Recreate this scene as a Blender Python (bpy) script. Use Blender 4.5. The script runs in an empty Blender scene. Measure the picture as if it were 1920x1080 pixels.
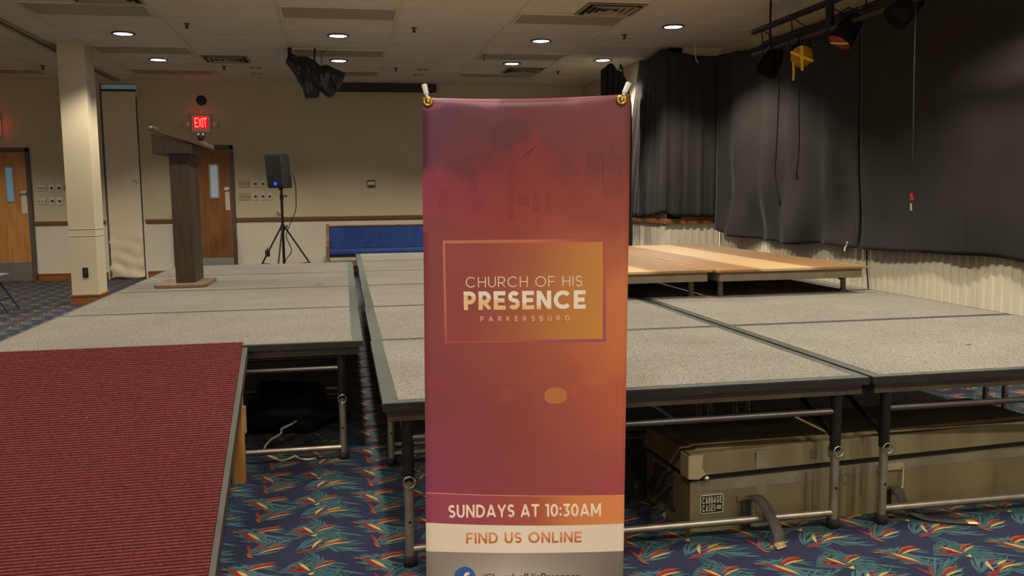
import bpy, math, random
from mathutils import Vector, Matrix, Euler
random.seed(7)
PI = math.pi
C = bpy.context.scene.collection
scene = bpy.context.scene

# ------------------------------------------------------------------ helpers
def lin(r, g, b):
    f = lambda c: (c/255/12.92) if c/255 <= .04045 else ((c/255+.055)/1.055)**2.4
    return (f(r), f(g), f(b), 1.0)

def nt(m):
    m.use_nodes = True
    return m.node_tree, m.node_tree.nodes, m.node_tree.links

def mat(name, rgb, rough=.6, metal=0., var=.12, scale=8., bump=0., bscale=60., rgb2=None,
        stretch=(1, 1, 1), spec=.3, sheen=0., emit=None, estr=0., detail=3.):
    m = bpy.data.materials.new(name)
    t, n, l = nt(m)
    b = n['Principled BSDF']
    b.inputs['Roughness'].default_value = rough
    b.inputs['Metallic'].default_value = metal
    b.inputs['Specular IOR Level'].default_value = spec
    if sheen:
        b.inputs['Sheen Weight'].default_value = sheen
        b.inputs['Sheen Roughness'].default_value = .3
    tc = n.new('ShaderNodeTexCoord')
    mp = n.new('ShaderNodeMapping'); mp.inputs['Scale'].default_value = stretch
    l.new(tc.outputs['Object'], mp.inputs['Vector'])
    no = n.new('ShaderNodeTexNoise'); no.inputs['Scale'].default_value = scale
    no.inputs['Detail'].default_value = detail
    l.new(mp.outputs['Vector'], no.inputs['Vector'])
    cr = n.new('ShaderNodeValToRGB')
    c1 = lin(*rgb)
    c2 = lin(*rgb2) if rgb2 else tuple(min(1, c*(1+var)) for c in c1[:3])+(1,)
    if not rgb2:
        c1 = tuple(c*(1-var) for c in c1[:3])+(1,)
    cr.color_ramp.elements[0].color = c1; cr.color_ramp.elements[0].position = .35
    cr.color_ramp.elements[1].color = c2; cr.color_ramp.elements[1].position = .65
    l.new(no.outputs['Fac'], cr.inputs['Fac'])
    l.new(cr.outputs['Color'], b.inputs['Base Color'])
    if bump:
        nb = n.new('ShaderNodeTexNoise'); nb.inputs['Scale'].default_value = bscale
        l.new(mp.outputs['Vector'], nb.inputs['Vector'])
        bp = n.new('ShaderNodeBump'); bp.inputs['Strength'].default_value = bump
        bp.inputs['Distance'].default_value = .01
        l.new(nb.outputs['Fac'], bp.inputs['Height'])
        l.new(bp.outputs['Normal'], b.inputs['Normal'])
    if emit:
        b.inputs['Emission Color'].default_value = lin(*emit)
        b.inputs['Emission Strength'].default_value = estr
    return m

class MB:
    """collects boxes, tubes, sweeps; build() links them as ONE mesh object"""
    def __init__(s): s.v = []; s.f = []; s.mi = []; s.sm = []
    def add(s, vs, fs, mi=0, smooth=False, M=None):
        o = len(s.v)
        for p in vs:
            p = Vector(p)
            s.v.append(tuple(M @ p) if M else tuple(p))
        for f in fs:
            s.f.append([i+o for i in f]); s.mi.append(mi); s.sm.append(smooth)
        return s
    def box(s, a, b, mi=0, M=None):
        x0, y0, z0 = a; x1, y1, z1 = b
        vs = [(x0,y0,z0),(x1,y0,z0),(x1,y1,z0),(x0,y1,z0),(x0,y0,z1),(x1,y0,z1),(x1,y1,z1),(x0,y1,z1)]
        fs = [(0,3,2,1),(4,5,6,7),(0,1,5,4),(1,2,6,5),(2,3,7,6),(3,0,4,7)]
        return s.add(vs, fs, mi, False, M)
    def hexa(s, vs, mi=0, M=None):
        return s.add(vs, [(0,3,2,1),(4,5,6,7),(0,1,5,4),(1,2,6,5),(2,3,7,6),(3,0,4,7)], mi, False, M)
    def prism(s, pts, axis, a, b, mi=0, M=None, smooth=False):
        """polygon pts (2D) extruded along axis from a to b; axis 'x': pts=(y,z), 'y': (x,z), 'z': (x,y)"""
        n = len(pts)
        def P(p, t):
            return {'x': (t, p[0], p[1]), 'y': (p[0], t, p[1]), 'z': (p[0], p[1], t)}[axis]
        vs = [P(p, a) for p in pts]+[P(p, b) for p in pts]
        fs = [tuple(range(n-1, -1, -1)), tuple(range(n, 2*n))]
        s.add(vs, fs, mi, False, M)
        o = len(s.v)-2*n
        for i in range(n):
            j = (i+1) % n
            s.f.append([o+i, o+j, o+n+j, o+n+i]); s.mi.append(mi); s.sm.append(smooth)
        return s
    def tube(s, path, r, n=10, mi=0, cap=True, M=None, closed=False):
        pts = [Vector(p) for p in path]
        rs = r if isinstance(r, (list, tuple)) else [r]*len(pts)
        vs = []; fs = []
        k = len(pts)
        up = None
        for i, p in enumerate(pts):
            if closed: d = pts[(i+1) % k]-pts[i-1]
            else: d = (pts[min(i+1, k-1)]-pts[max(i-1, 0)])
            d.normalize()
            if up is None or abs(d.dot(up)) > .98:
                up = Vector((0, 0, 1)) if abs(d.z) < .9 else Vector((1, 0, 0))
            a = d.cross(up).normalized(); b = d.cross(a).normalized(); up = -b if (-b).dot(up) > 0 else b
            for j in range(n):
                t = 2*PI*j/n
                vs.append(p+a*math.cos(t)*rs[i]+b*math.sin(t)*rs[i])
        rings = k if closed else k-1
        for i in range(rings):
            for j in range(n):
                i2 = (i+1) % k
                fs.append((i*n+j, i*n+(j+1) % n, i2*n+(j+1) % n, i2*n+j))
        s.add(vs, fs, mi, True, M)
        if cap and not closed:
            s.add(vs[:n], [tuple(range(n))], mi, False, M)
            s.add(vs[-n:], [tuple(range(n-1, -1, -1))], mi, False, M)
        return s
    def lathe(s, prof, n=24, mi=0, M=None, smooth=True):
        """profile [(r,z)] revolved about z"""
        vs = []; fs = []
        for r, z in prof:
            for j in range(n):
                t = 2*PI*j/n
                vs.append((r*math.cos(t), r*math.sin(t), z))
        for i in range(len(prof)-1):
            for j in range(n):
                fs.append((i*n+j, i*n+(j+1) % n, (i+1)*n+(j+1) % n, (i+1)*n+j))
        return s.add(vs, fs, mi, smooth, M)
    def grid(s, nu, nv, fn, mi=0, smooth=True):
        vs = [fn(i/nu, j/nv) for j in range(nv+1) for i in range(nu+1)]
        fs = []
        for j in range(nv):
            for i in range(nu):
                a = j*(nu+1)+i
                fs.append((a, a+1, a+nu+2, a+nu+1))
        return s.add(vs, fs, mi, smooth)
    def build(s, name, mats, parent=None, bevel=0., seg=2, solid=0., subsurf=0):
        me = bpy.data.meshes.new(name)
        me.from_pydata(s.v, [], s.f)
        for m in (mats if isinstance(mats, (list, tuple)) else [mats]): me.materials.append(m)
        me.polygons.foreach_set('material_index', s.mi)
        me.polygons.foreach_set('use_smooth', s.sm)
        me.update()
        o = bpy.data.objects.new(name, me); C.objects.link(o)
        if parent: o.parent = parent
        if solid:
            d = o.modifiers.new('Solid', 'SOLIDIFY'); d.thickness = solid; d.offset = 0
        if bevel:
            d = o.modifiers.new('Bevel', 'BEVEL'); d.width = bevel; d.segments = seg; d.limit_method = 'ANGLE'
            d.angle_limit = math.radians(40)
        if subsurf:
            d = o.modifiers.new('Sub', 'SUBSURF'); d.levels = subsurf; d.render_levels = subsurf
        return o

def tag(o, label=None, cat=None, group=None, kind=None):
    if label: o['label'] = label
    if cat: o['category'] = cat
    if group: o['group'] = group
    if kind: o['kind'] = kind
    return o
def thing(name, label, cat, loc=(0, 0, 0), rz=0., group=None):
    o = bpy.data.objects.new(name, None); C.objects.link(o)
    o.empty_display_size = .1
    o.location = loc; o.rotation_euler = (0, 0, rz)
    return tag(o, label, cat, group)
def struct(o): o['kind'] = 'structure'; return o
def copy_tree(o, parent=None):
    c = o.copy(); C.objects.link(c)
    if parent: c.parent = parent
    for ch in [x for x in bpy.data.objects if x.parent == o]:
        copy_tree(ch, c)
    return c
def T(x, y, z): return Matrix.Translation((x, y, z))
def RX(a): return Matrix.Rotation(a, 4, 'X')
def RY(a): return Matrix.Rotation(a, 4, 'Y')
def RZ(a): return Matrix.Rotation(a, 4, 'Z')

# ------------------------------------------------------------------ materials
M = {}
M['wall'] = mat('beige_wall_paint', (194, 181, 150), .85, var=.03, scale=2, bump=.05, bscale=200)
M['wains'] = mat('cream_wainscot', (210, 202, 180), .8, var=.03, scale=2, bump=.04, bscale=200)
M['ribbed'] = mat('cream_ribbed_panel', (212, 202, 176), .75, var=.03, scale=2)
M['pocket_glow'] = mat('grey_blue_pocket_glow', (96, 108, 112), .8, var=.05, emit=(100, 114, 118), estr=.35)  # pocket back glows by itself as a bright gap; no room built behind
M['oak'] = mat('oak_trim', (150, 98, 52), .5, rgb2=(120, 74, 36), scale=6, stretch=(1, 8, 14))
M['rail'] = mat('brown_rail', (112, 76, 44), .5, var=.12, scale=6, stretch=(1, 6, 14))
M['door'] = mat('honey_oak_door', (194, 138, 76), .45, rgb2=(172, 118, 62), scale=3, stretch=(6, 6, .8))
M['door_dark'] = mat('walnut_stained_door', (142, 94, 50), .5, rgb2=(120, 78, 40), scale=3, stretch=(6, 6, .8))
M['frame'] = mat('grey_door_frame', (88, 80, 72), .5, var=.04)
M['steel'] = mat('brushed_steel', (168, 166, 160), .32, metal=.9, var=.05, scale=4, stretch=(40, 1, 1))
M['pane'] = mat('blue_lit_door_glass', (110, 140, 165), .1, var=.05, emit=(120, 150, 172), estr=.22)
M['pane_b'] = mat('pale_lit_door_glass', (140, 150, 155), .1, var=.05, emit=(150, 166, 172), estr=.25)
M['ivory'] = mat('ivory_plastic', (205, 196, 172), .45, var=.03)
M['ivory_old'] = mat('yellowed_plastic', (176, 158, 108), .5, var=.03)
M['white'] = mat('white_plastic', (215, 210, 200), .4, var=.03)
M['greyp'] = mat('grey_plastic', (140, 134, 118), .5, var=.05)
M['dark'] = mat('dark_plastic', (42, 40, 38), .5, var=.1)
M['black'] = mat('black_plastic', (26, 25, 24), .55, var=.15)
M['blackm'] = mat('black_metal', (30, 29, 28), .45, metal=.3, var=.15)
M['ceil'] = mat('ceiling_tile', (226, 216, 198), .95, var=.05, scale=5, bump=.2, bscale=160, rgb2=(218, 207, 188))
M['tbar'] = mat('ceiling_grid_bar', (212, 200, 180), .7, var=.04)
M['diff'] = mat('grey_prismatic_lens', (168, 156, 134), .5, var=.04, bump=.3, bscale=300)
M['ventm'] = mat('painted_vent_metal', (165, 155, 128), .5, var=.06)
M['ventd'] = mat('vent_shadow_gap', (40, 36, 30), .8, var=.1)
M['lens'] = mat('lit_downlight_lens', (255, 255, 255), .5, var=0, emit=(236, 240, 255), estr=14)
M['ring'] = mat('downlight_trim', (60, 50, 60), .4, var=.05)
M['stage'] = mat('grey_stage_carpet', (138, 133, 122), .95, rgb2=(96, 92, 83), scale=150, bump=.6, bscale=300, detail=2., spec=.05)
def carpet_noise():
    # coarser blotches over the fine speckle
    m = M['stage']; t, n, l = nt(m)
    b = n['Principled BSDF']; cr = n['Color Ramp']
    tc = n['Texture Coordinate']
    no = n.new('ShaderNodeTexNoise'); no.inputs['Scale'].default_value = 2.2; no.inputs['Detail'].default_value = 5
    l.new(tc.outputs['Object'], no.inputs['Vector'])
    mr = n.new('ShaderNodeMapRange'); mr.inputs['From Min'].default_value = .3; mr.inputs['From Max'].default_value = .7
    mr.inputs['To Min'].default_value = .9; mr.inputs['To Max'].default_value = 1.08
    l.new(no.outputs['Fac'], mr.inputs['Value'])
    mx = n.new('ShaderNodeMix'); mx.data_type = 'RGBA'; mx.blend_type = 'MULTIPLY'; mx.inputs['Factor'].default_value = 1
    l.new(cr.outputs['Color'], mx.inputs['A']); l.new(mr.outputs['Result'], mx.inputs['B'])
    l.new(mx.outputs['Result'], b.inputs['Base Color'])
carpet_noise()
M['trim'] = mat('green_grey_stage_trim', (62, 66, 57), .5, rgb2=(47, 51, 45), scale=25, bump=.15, bscale=60)
M['edge'] = mat('black_stage_edge', (34, 33, 29), .5, var=.2, scale=20)
M['beam'] = mat('dark_brown_stage_beam', (62, 54, 42), .5, var=.2, scale=12)
M['legdk'] = mat('black_leg_tube', (38, 36, 34), .35, metal=.5, var=.1)
M['legsv'] = mat('galvanised_leg_tube', (150, 142, 126), .38, metal=.75, var=.12, scale=14)
M['legmid'] = mat('dull_grey_tube', (86, 82, 76), .35, metal=.6, var=.1)
M['rubber'] = mat('rubber_foot', (34, 31, 27), .8, var=.1)
M['chrome'] = mat('chrome', (200, 196, 186), .15, metal=1, var=.03)
M['redc'] = None
M['ply'] = mat('ply_brown', (150, 104, 58), .45, rgb2=(128, 86, 46), scale=4, stretch=(8, 1, 1))
M['apron'] = mat('grey_brown_riser_frame', (112, 100, 80), .5, var=.08)
M['lect'] = mat('dark_walnut', (66, 50, 37), .5, rgb2=(50, 38, 28), scale=5, stretch=(12, 12, .7))
M['lect_top'] = mat('reddish_walnut', (94, 68, 54), .42, rgb2=(80, 57, 45), scale=5, stretch=(1, 8, 8))
M['lect_base'] = mat('worn_walnut', (124, 102, 80), .5, rgb2=(104, 84, 64), scale=5, stretch=(8, 1, 8))
M['blue'] = mat('blue_pew_fabric', (34, 58, 112), .9, var=.12, scale=12, bump=.2, bscale=250, sheen=.15)
M['pewwood'] = mat('pew_oak', (140, 106, 64), .45, rgb2=(116, 86, 50), scale=4, stretch=(10, 10, 1))
M['spk'] = mat('black_speaker_shell', (44, 43, 41), .7, var=.1, bump=.2, bscale=220)
M['led'] = mat('blue_led', (20, 40, 255), .3, var=0, emit=(16, 40, 255), estr=5)
M['drape'] = mat('black_drape', (51, 48, 45), .85, var=.08, scale=3, bump=.1, bscale=150, sheen=.1, spec=.15)
M['sheet'] = mat('black_plastic_sheet', (34, 33, 31), .38, var=.15, bump=.25, bscale=9, spec=.5)
M['olive'] = mat('olive_case_shell', (108, 98, 68), .55, rgb2=(92, 82, 56), scale=4, stretch=(2, 2, .5), bump=.05)
M['olive_g'] = mat('grey_worn_case_band', (112, 106, 88), .55, rgb2=(99, 91, 70), scale=6)
M['stain'] = mat('dark_drip_stain', (90, 79, 52), .6, var=.15, scale=10)
M['strap'] = mat('grey_webbing_strap', (60, 55, 48), .85, var=.12, scale=40, bump=.3, bscale=300)
M['strap_end'] = mat('strap_brass_tip', (176, 148, 98), .4, metal=.5, var=.1)
M['tan'] = mat('aged_steel_plate', (160, 144, 112), .45, metal=.3, var=.1)
M['wood'] = mat('raw_pine_leg', (168, 120, 58), .6, rgb2=(146, 100, 44), scale=5, stretch=(8, 8, .8))
M['skirt'] = mat('grey_ramp_edging', (62, 59, 52), .5, var=.1)
M['gold'] = mat('brass_grommet', (212, 160, 60), .25, metal=1, var=.03)
M['cable'] = mat('white_cable', (205, 190, 165), .5, var=.05)
M['navychair'] = mat('navy_chair_metal', (40, 46, 74), .4, metal=.3, var=.08)
M['greytip'] = mat('grey_vinyl_seat', (120, 124, 126), .6, var=.06)
M['amber'] = mat('amber_gel', (186, 140, 20), .4, var=.1, scale=6, rgb2=(150, 78, 14))
M['redgel'] = mat('red_gel', (132, 38, 30), .4, var=.1)
M['yellow'] = mat('yellow_tape', (214, 186, 44), .5, var=.05)
M['cloth'] = mat('offwhite_partition_fabric', (222, 206, 176), .85, var=.04, scale=3)
M['pillar'] = mat('cream_pillar_paint', (206, 193, 162), .8, var=.03, scale=2)
M['sprk'] = mat('sprinkler_bronze', (92, 76, 54), .5, metal=.4, var=.1)
M['redlit'] = mat('exit_letter_glow', (255, 120, 90), .4, var=0, emit=(255, 112, 86), estr=2.2)
M['redface'] = mat('exit_red_face', (190, 16, 30), .4, var=0, emit=(208, 10, 34), estr=.62)
M['printw'] = mat('printed_cream', (236, 212, 184), .6, var=.01)
M['text_or'] = mat('printed_orange', (198, 116, 62), .6, var=.02)
M['text_dk'] = mat('printed_charcoal', (40, 37, 36), .6, var=.02)
M['fbblue'] = mat('printed_blue', (50, 92, 160), .6, var=.02)
M['label_silver'] = mat('label_silver', (188, 180, 160), .4, metal=.3, var=.03)
M['matte'] = mat('matte_black_can', (24, 23, 22), .9, var=.1, spec=.05)
M['bag'] = mat('black_nylon', (22, 21, 21), .75, var=.2, bump=.3, bscale=30)

def red_carpet():
    m = bpy.data.materials.new('red_ribbed_carpet'); t, n, l = nt(m); b = n['Principled BSDF']
    b.inputs['Roughness'].default_value = .95; b.inputs['Specular IOR Level'].default_value = .05
    tc = n.new('ShaderNodeTexCoord')
    w = n.new('ShaderNodeTexWave'); w.wave_type = 'BANDS'; w.bands_direction = 'Y'
    w.inputs['Scale'].default_value = 20; w.inputs['Distortion'].default_value = .35; w.inputs['Detail'].default_value = 2
    w.inputs['Detail Scale'].default_value = 6
    l.new(tc.outputs['Object'], w.inputs['Vector'])
    no = n.new('ShaderNodeTexNoise'); no.inputs['Scale'].default_value = 90; no.inputs['Detail'].default_value = 4
    l.new(tc.outputs['Object'], no.inputs['Vector'])
    cr = n.new('ShaderNodeValToRGB')
    cr.color_ramp.elements[0].color = lin(50, 28, 28); cr.color_ramp.elements[0].position = .2
    cr.color_ramp.elements[1].color = lin(106, 45, 45); cr.color_ramp.elements[1].position = .75
    l.new(w.outputs['Fac'], cr.inputs['Fac'])
    mr = n.new('ShaderNodeMapRange'); mr.inputs['From Min'].default_value = .3; mr.inputs['From Max'].default_value = .7
    mr.inputs['To Min'].default_value = .65; mr.inputs['To Max'].default_value = 1.25
    l.new(no.outputs['Fac'], mr.inputs['Value'])
    mx = n.new('ShaderNodeMix'); mx.data_type = 'RGBA'; mx.blend_type = 'MULTIPLY'; mx.inputs['Factor'].default_value = 1
    l.new(cr.outputs['Color'], mx.inputs['A']); l.new(mr.outputs['Result'], mx.inputs['B'])
    fl = n.new('ShaderNodeTexNoise'); fl.inputs['Scale'].default_value = 55; fl.inputs['Detail'].default_value = 1
    fm = n.new('ShaderNodeMapping'); fm.inputs['Scale'].default_value = (.6, 1.6, 1)
    l.new(tc.outputs['Object'], fm.inputs['Vector']); l.new(fm.outputs['Vector'], fl.inputs['Vector'])
    fr = n.new('ShaderNodeMapRange'); fr.inputs['From Min'].default_value = .80; fr.inputs['From Max'].default_value = .82
    l.new(fl.outputs['Fac'], fr.inputs['Value'])
    m2 = n.new('ShaderNodeMix'); m2.data_type = 'RGBA'; m2.inputs['B'].default_value = lin(170, 120, 110)
    l.new(fr.outputs['Result'], m2.inputs['Factor']); l.new(mx.outputs['Result'], m2.inputs['A'])
    l.new(m2.outputs['Result'], b.inputs['Base Color'])
    bp = n.new('ShaderNodeBump'); bp.inputs['Strength'].default_value = .7; bp.inputs['Distance'].default_value = .006
    l.new(w.outputs['Fac'], bp.inputs['Height']); l.new(bp.outputs['Normal'], b.inputs['Normal'])
    return m
M['redc'] = red_carpet()

def riser_top():
    """ply deck: wide lighter and darker strips running along the depth of the boards"""
    m = bpy.data.materials.new('striped_plywood_top'); t, n, l = nt(m); b = n['Principled BSDF']
    b.inputs['Roughness'].default_value = .42
    tc = n.new('ShaderNodeTexCoord'); sx = n.new('ShaderNodeSeparateXYZ'); l.new(tc.outputs['Object'], sx.inputs[0])
    no = n.new('ShaderNodeTexNoise'); no.inputs['Scale'].default_value = 3
    mp = n.new('ShaderNodeMapping'); mp.inputs['Scale'].default_value = (6, .5, 1)
    l.new(tc.outputs['Object'], mp.inputs['Vector']); l.new(mp.outputs['Vector'], no.inputs['Vector'])
    mr = n.new('ShaderNodeMapRange'); mr.inputs['To Min'].default_value = -.07; mr.inputs['To Max'].default_value = .07
    l.new(no.outputs['Fac'], mr.inputs['Value'])
    mx = n.new('ShaderNodeMapRange'); mx.inputs['From Min'].default_value = -.56; mx.inputs['From Max'].default_value = .56; l.new(sx.outputs['X'], mx.inputs['Value'])
    ad = n.new('ShaderNodeMath'); l.new(mx.outputs['Result'], ad.inputs[0]); l.new(mr.outputs['Result'], ad.inputs[1])
    cr = n.new('ShaderNodeValToRGB'); e = cr.color_ramp.elements
    e[0].position = 0; e[0].color = lin(164, 128, 80)
    e[1].position = 1; e[1].color = lin(146, 108, 64)
    for p, c in ((.04, (136, 98, 58)), (.27, (130, 97, 60)), (.32, (176, 146, 98)), (.62, (178, 148, 100)), (.67, (128, 95, 58)), (.96, (128, 95, 58))):
        x = e.new(p); x.color = lin(*c)
    l.new(ad.outputs[0], cr.inputs['Fac']); l.new(cr.outputs['Color'], b.inputs['Base Color'])
    return m
M['risertop'] = riser_top()

# ------------------------------------------------------------------ setting
HC = 3.237; WB = 15.5; XR = 5.06
# floor with the tropical carpet pattern
def floor():
    mb = MB()
    mb.box((-9, -4, -.06), (XR, WB+.2, 0), 0)
    TX, TY = .47, .36
    rnd = random.Random(3)
    shapes = []   # (material, points) in one repeat
    S = 2.0            # the weave repeats shorter across than along: motifs drawn at half depth
    def blade(x0, y0, x1, y1, w, mi, bend=0.):
        """pointed blade from (x0,y0) to (x1,y1), coordinates in a repeat 1 wide and .383 deep (before S)"""
        n = 5; pts = []
        dx, dy = x1-x0, y1-y0; L = math.hypot(dx, dy); nx, ny = -dy/L, dx/L
        for sgn in (1, -1):
            for k in (range(n+1) if sgn == 1 else range(n-1, 0, -1)):
                t = k/n
                ww = w*math.sin(PI*min(1., t*.96+.02))**.75*sgn
                o = bend*L*math.sin(PI*t)+ww
                pts.append(((x0+dx*t+nx*o)*TX, (y0+dy*t+ny*o)*TX*S))
        shapes.append((mi, pts))
    def frond(x, y, ang, k, ln, spread, w=.0088):
        for i in range(k):
            t = i/(k-1)-.5
            a = ang+spread*t*rnd.uniform(.85, 1.15)
            l = ln*(1.1-.8*abs(t))*rnd.uniform(.8, 1.12)
            bx, by = x+math.cos(ang)*ln*.45*(1-2*abs(t))*rnd.uniform(.2, .9), y+math.sin(ang)*ln*.45*(1-2*abs(t))*.5
            blade(bx, by, bx+math.cos(a)*l, by+math.sin(a)*l*.62, w*rnd.uniform(.75, 1.15), rnd.choice((1, 1, 2)), rnd.uniform(-.1, .1))
    for q in ((.03, .33, -.45, 13, .40, 1.15), (.62, .30, -.5, 12, .38, 1.1), (.16, .06, .5, 12, .38, .95), (.55, .05, .55, 12, .40, 1.0),
              (.95, .16, 2.7, 11, .34, 1.2), (.42, .24, .25, 11, .34, 1.1), (.30, .20, 2.5, 10, .30, 1.25), (.80, .10, -.3, 9, .30, 1.3), (.78, .28, 2.2, 9, .24, 1.1)):
        frond(*q)
    R, G, O = 3, 4, 5
    def flower(cx, cy, parts):
        for x0, y0, x1, y1, w, mi, bd in parts: blade(cx+x0*1.1, cy+y0*1.1, cx+x1*1.1, cy+y1*1.1, w*.8, mi, bd)
    flower(.16, .27, [(-.13, .035, -.02, .01, .012, R, .1), (-.07, .03, .03, -.05, .02, R, 0), (-.02, -.02, .05, -.075, .014, R, 0), (.02, .01, .23, .05, .016, R, .08), (.02, .012, .24, .058, .0075, O, .10), (.03, .004, .24, .036, .007, G, .04), (-.03, .02, .085, -.07, .016, G, .03), (-.15, .04, -.06, .03, .008, O, 0)])
    flower(.66, .24, [(-.13, .05, .02, -.005, .018, R, .05), (-.15, .025, 0, -.01, .013, R, -.05), (.02, .01, .19, .055, .014, R, .1), (.02, .01, .20, .062, .007, O, .1), (.03, .0, .18, .04, .006, G, .05), (-.07, .065, .015, -.01, .014, G, .05), (.0, -.03, .05, -.015, .012, G, -.2), (-.14, .055, -.05, .03, .006, O, 0)])
    flower(.72, .09, [(-.17, -.055, .04, .0, .012, R, -.05), (-.02, -.02, .24, .012, .013, R, .05), (.02, .03, .10, .07, .010, R, 0), (-.04, -.025, .03, .055, .015, G, .1), (.0, -.022, .25, .006, .0065, G, .06), (.05, .02, .18, .05, .008, G, .02), (.05, .0, .20, .03, .007, O, .05)])
    flower(.20, .08, [(-.05, .08, 0, -.03, .018, R, .1), (.08, .085, .03, .02, .014, R, -.1), (.05, -.005, .25, .045, .014, R, .06), (.04, -.008, .26, .048, .0065, O, .08), (.05, -.018, .24, .018, .007, G, .03), (-.02, .0, .03, -.055, .014, O, -.2), (-.04, .04, .01, -.04, .007, O, .1)])
    for i in range(int(-6.6/TX), int(XR/TX)+1):
        for j in range(int(1.0/TY), int(15.4/TY)+1):
            cx, cy = (i+.5)*TX, (j+.5)*TY
            if cy > 6.2 and (.6 < cx < 3.9 or -1.4 < cx < -.3): continue
            if cx < -2.2 and cy < 4.5: continue
            sh = 0
            for q, (mi, pts) in enumerate(shapes):
                z = .0006+.0004*(mi-1)+.00001*(q % 30)
                vs = [(min(XR-.02, i*TX+sh+p[0]), min(15.46, j*TY+p[1]), z) for p in pts]
                mb.add(vs, [tuple(range(len(vs)-1, -1, -1))], mi)
    kw = dict(rough=.95, spec=.04, sheen=.22, scale=160, detail=2.)
    ms = [mat('navy_carpet', (33, 36, 56), var=.2, **kw), mat('teal_carpet', (56, 84, 86), var=.22, **kw), mat('dark_teal_carpet', (44, 70, 74), var=.22, **kw),
          mat('red_carpet_yarn', (112, 31, 34), var=.2, **kw), mat('gold_carpet_yarn', (158, 130, 70), var=.18, **kw), mat('orange_carpet_yarn', (118, 66, 38), var=.2, **kw)]
    return struct(mb.build('floor', ms))
floor()

# ceiling: lay-in tiles on a grid
def ceiling():
    mb = MB()
    mb.box((-9, -4, HC), (XR, WB+.2, HC+.08), 0)
    xs = [.652+1.242*k for k in range(-8, 4)]
    for x in xs:
        if -9 < x < XR: mb.box((x-.014, -4, HC-.007), (x+.014, WB, HC+.001), 1)
    y = 9.306-.665*20
    while y < WB:
        if y > -4: mb.box((-9, y-.011, HC-.004), (XR, y+.011, HC+.001), 1)
        y += .665
    return struct(mb.build('ceiling', [M['ceil'], M['tbar']]))
ceiling()
struct(MB().box((-3.60, 2, HC-.022), (-3.555, 15.44, HC-.001)).box((-3.505, 2, HC-.022), (-3.46, 15.44, HC-.001)).box((-3.555, 2, HC-.006), (-3.505, 15.44, HC-.002), 1).build('trim_1', [M['ventm'], M['ventd']]))

# back wall with the partition pocket
def back_wall():
    mb = MB()
    px0, px1 = -3.80, -3.235
    for a, b in ((-9, px0), (px1, 4.3)):
        mb.box((a, WB, 0), (b, WB+.2, .94), 1)
        mb.box((a, WB, .94), (b, WB+.2, HC), 0)
    mb.box((px0, WB+.16, 0), (px1, WB+.2, 3.0), 0)
    mb.box((px0, WB+.16, 3.0), (px1, WB+.2, HC), 2)
    mb.box((px0, WB, 3.185), (px1, WB+.16, HC), 0)
    return struct(mb.build('wall_back', [M['wall'], M['wains'], M['pocket_glow']]))
back_wall()

def ribbed_wall(name, p0, p1, nrm, zt=.95, thick=.2):
    """wall slab standing between p0 and p1 (2D), nrm points into the room; ribs below zt"""
    mb = MB()
    d = Vector((p1[0]-p0[0], p1[1]-p0[1])); L = d.length; d.normalize(); n = Vector(nrm)
    def P(s, o, z): return (p0[0]+d.x*s-n.x*(thick-o), p0[1]+d.y*s-n.y*(thick-o), z)
    # upper slab
    vs = [P(0, 0, zt), P(L, 0, zt), P(L, thick, zt), P(0, thick, zt), P(0, 0, HC), P(L, 0, HC), P(L, thick, HC), P(0, thick, HC)]
    mb.hexa(vs, 0)
    # ribbed lower panel
    s = 0; prof = []
    while s < L-.001:
        for ds, o in ((0, .0), (.042, .0), (.052, .012), (.088, .012), (.098, 0)):
            if s+ds < L: prof.append((s+ds, thick-.006+o))
        s += .1
    prof.append((L, thick-.006))
    k = len(prof)
    vs = [P(a, o, 0) for a, o in prof]+[P(a, o, zt) for a, o in prof]
    mb.add(vs, [(i, i+1, k+i+1, k+i) for i in range(k-1)], 1)
    vs = [P(0, 0, 0), P(L, 0, 0), P(L, thick-.008, 0), P(0, thick-.008, 0), P(0, 0, zt), P(L, 0, zt), P(L, thick-.008, zt), P(0, thick-.008, zt)]
    mb.hexa(vs, 1)
    return struct(mb.build(name, [M['wall'], M['ribbed']]))
ribbed_wall('wall_right', (XR, 11.3), (XR, -4), (-1, 0))
ribbed_wall('wall_right_rear', (4.3, WB), (4.3, 11.3), (-1, 0))
ribbed_wall('wall_right_jog', (4.28, 11.3), (XR, 11.3), (0, -1))
def plain_wall(name, a, b):
    return struct(MB().box(a, b).build(name, M['wall']))
plain_wall('wall_left', (-9.2, -4.2, 0), (-9, WB+.2, HC))
# chair rails and baseboards
def rail(name, a, b, m='rail'):
    mb = MB().box(a, b)
    return struct(mb.build(name, M[m], bevel=.008))
rail('trim_2', (-4.905, WB-.03, .915), (-3.82, WB, .975))
rail('trim_3', (-3.20, WB-.03, .92), (-2.78, WB, .98))
rail('trim_4', (-1.765, WB-.03, .92), (4.28, WB, .985))
rail('trim_5', (4.25, 11.3, .905), (4.3, WB-.04, .975), 'oak')
rail('trim_6', (4.25, 11.25, .905), (XR-.01, 11.3, .975), 'oak')
def baseboard(name, x0, x1):
    mb = MB().box((x0, WB-.02, 0), (x1, WB, .098)).box((x0, WB-.028, .098), (x1, WB, .122))
    return struct(mb.build(name, M['oak'], bevel=.004))
baseboard('baseboard_back', -4.90, -3.82)
baseboard('baseboard_back_middle', -3.20, -2.78)
baseboard('baseboard_back_right', -1.765, 4.28)

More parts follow.
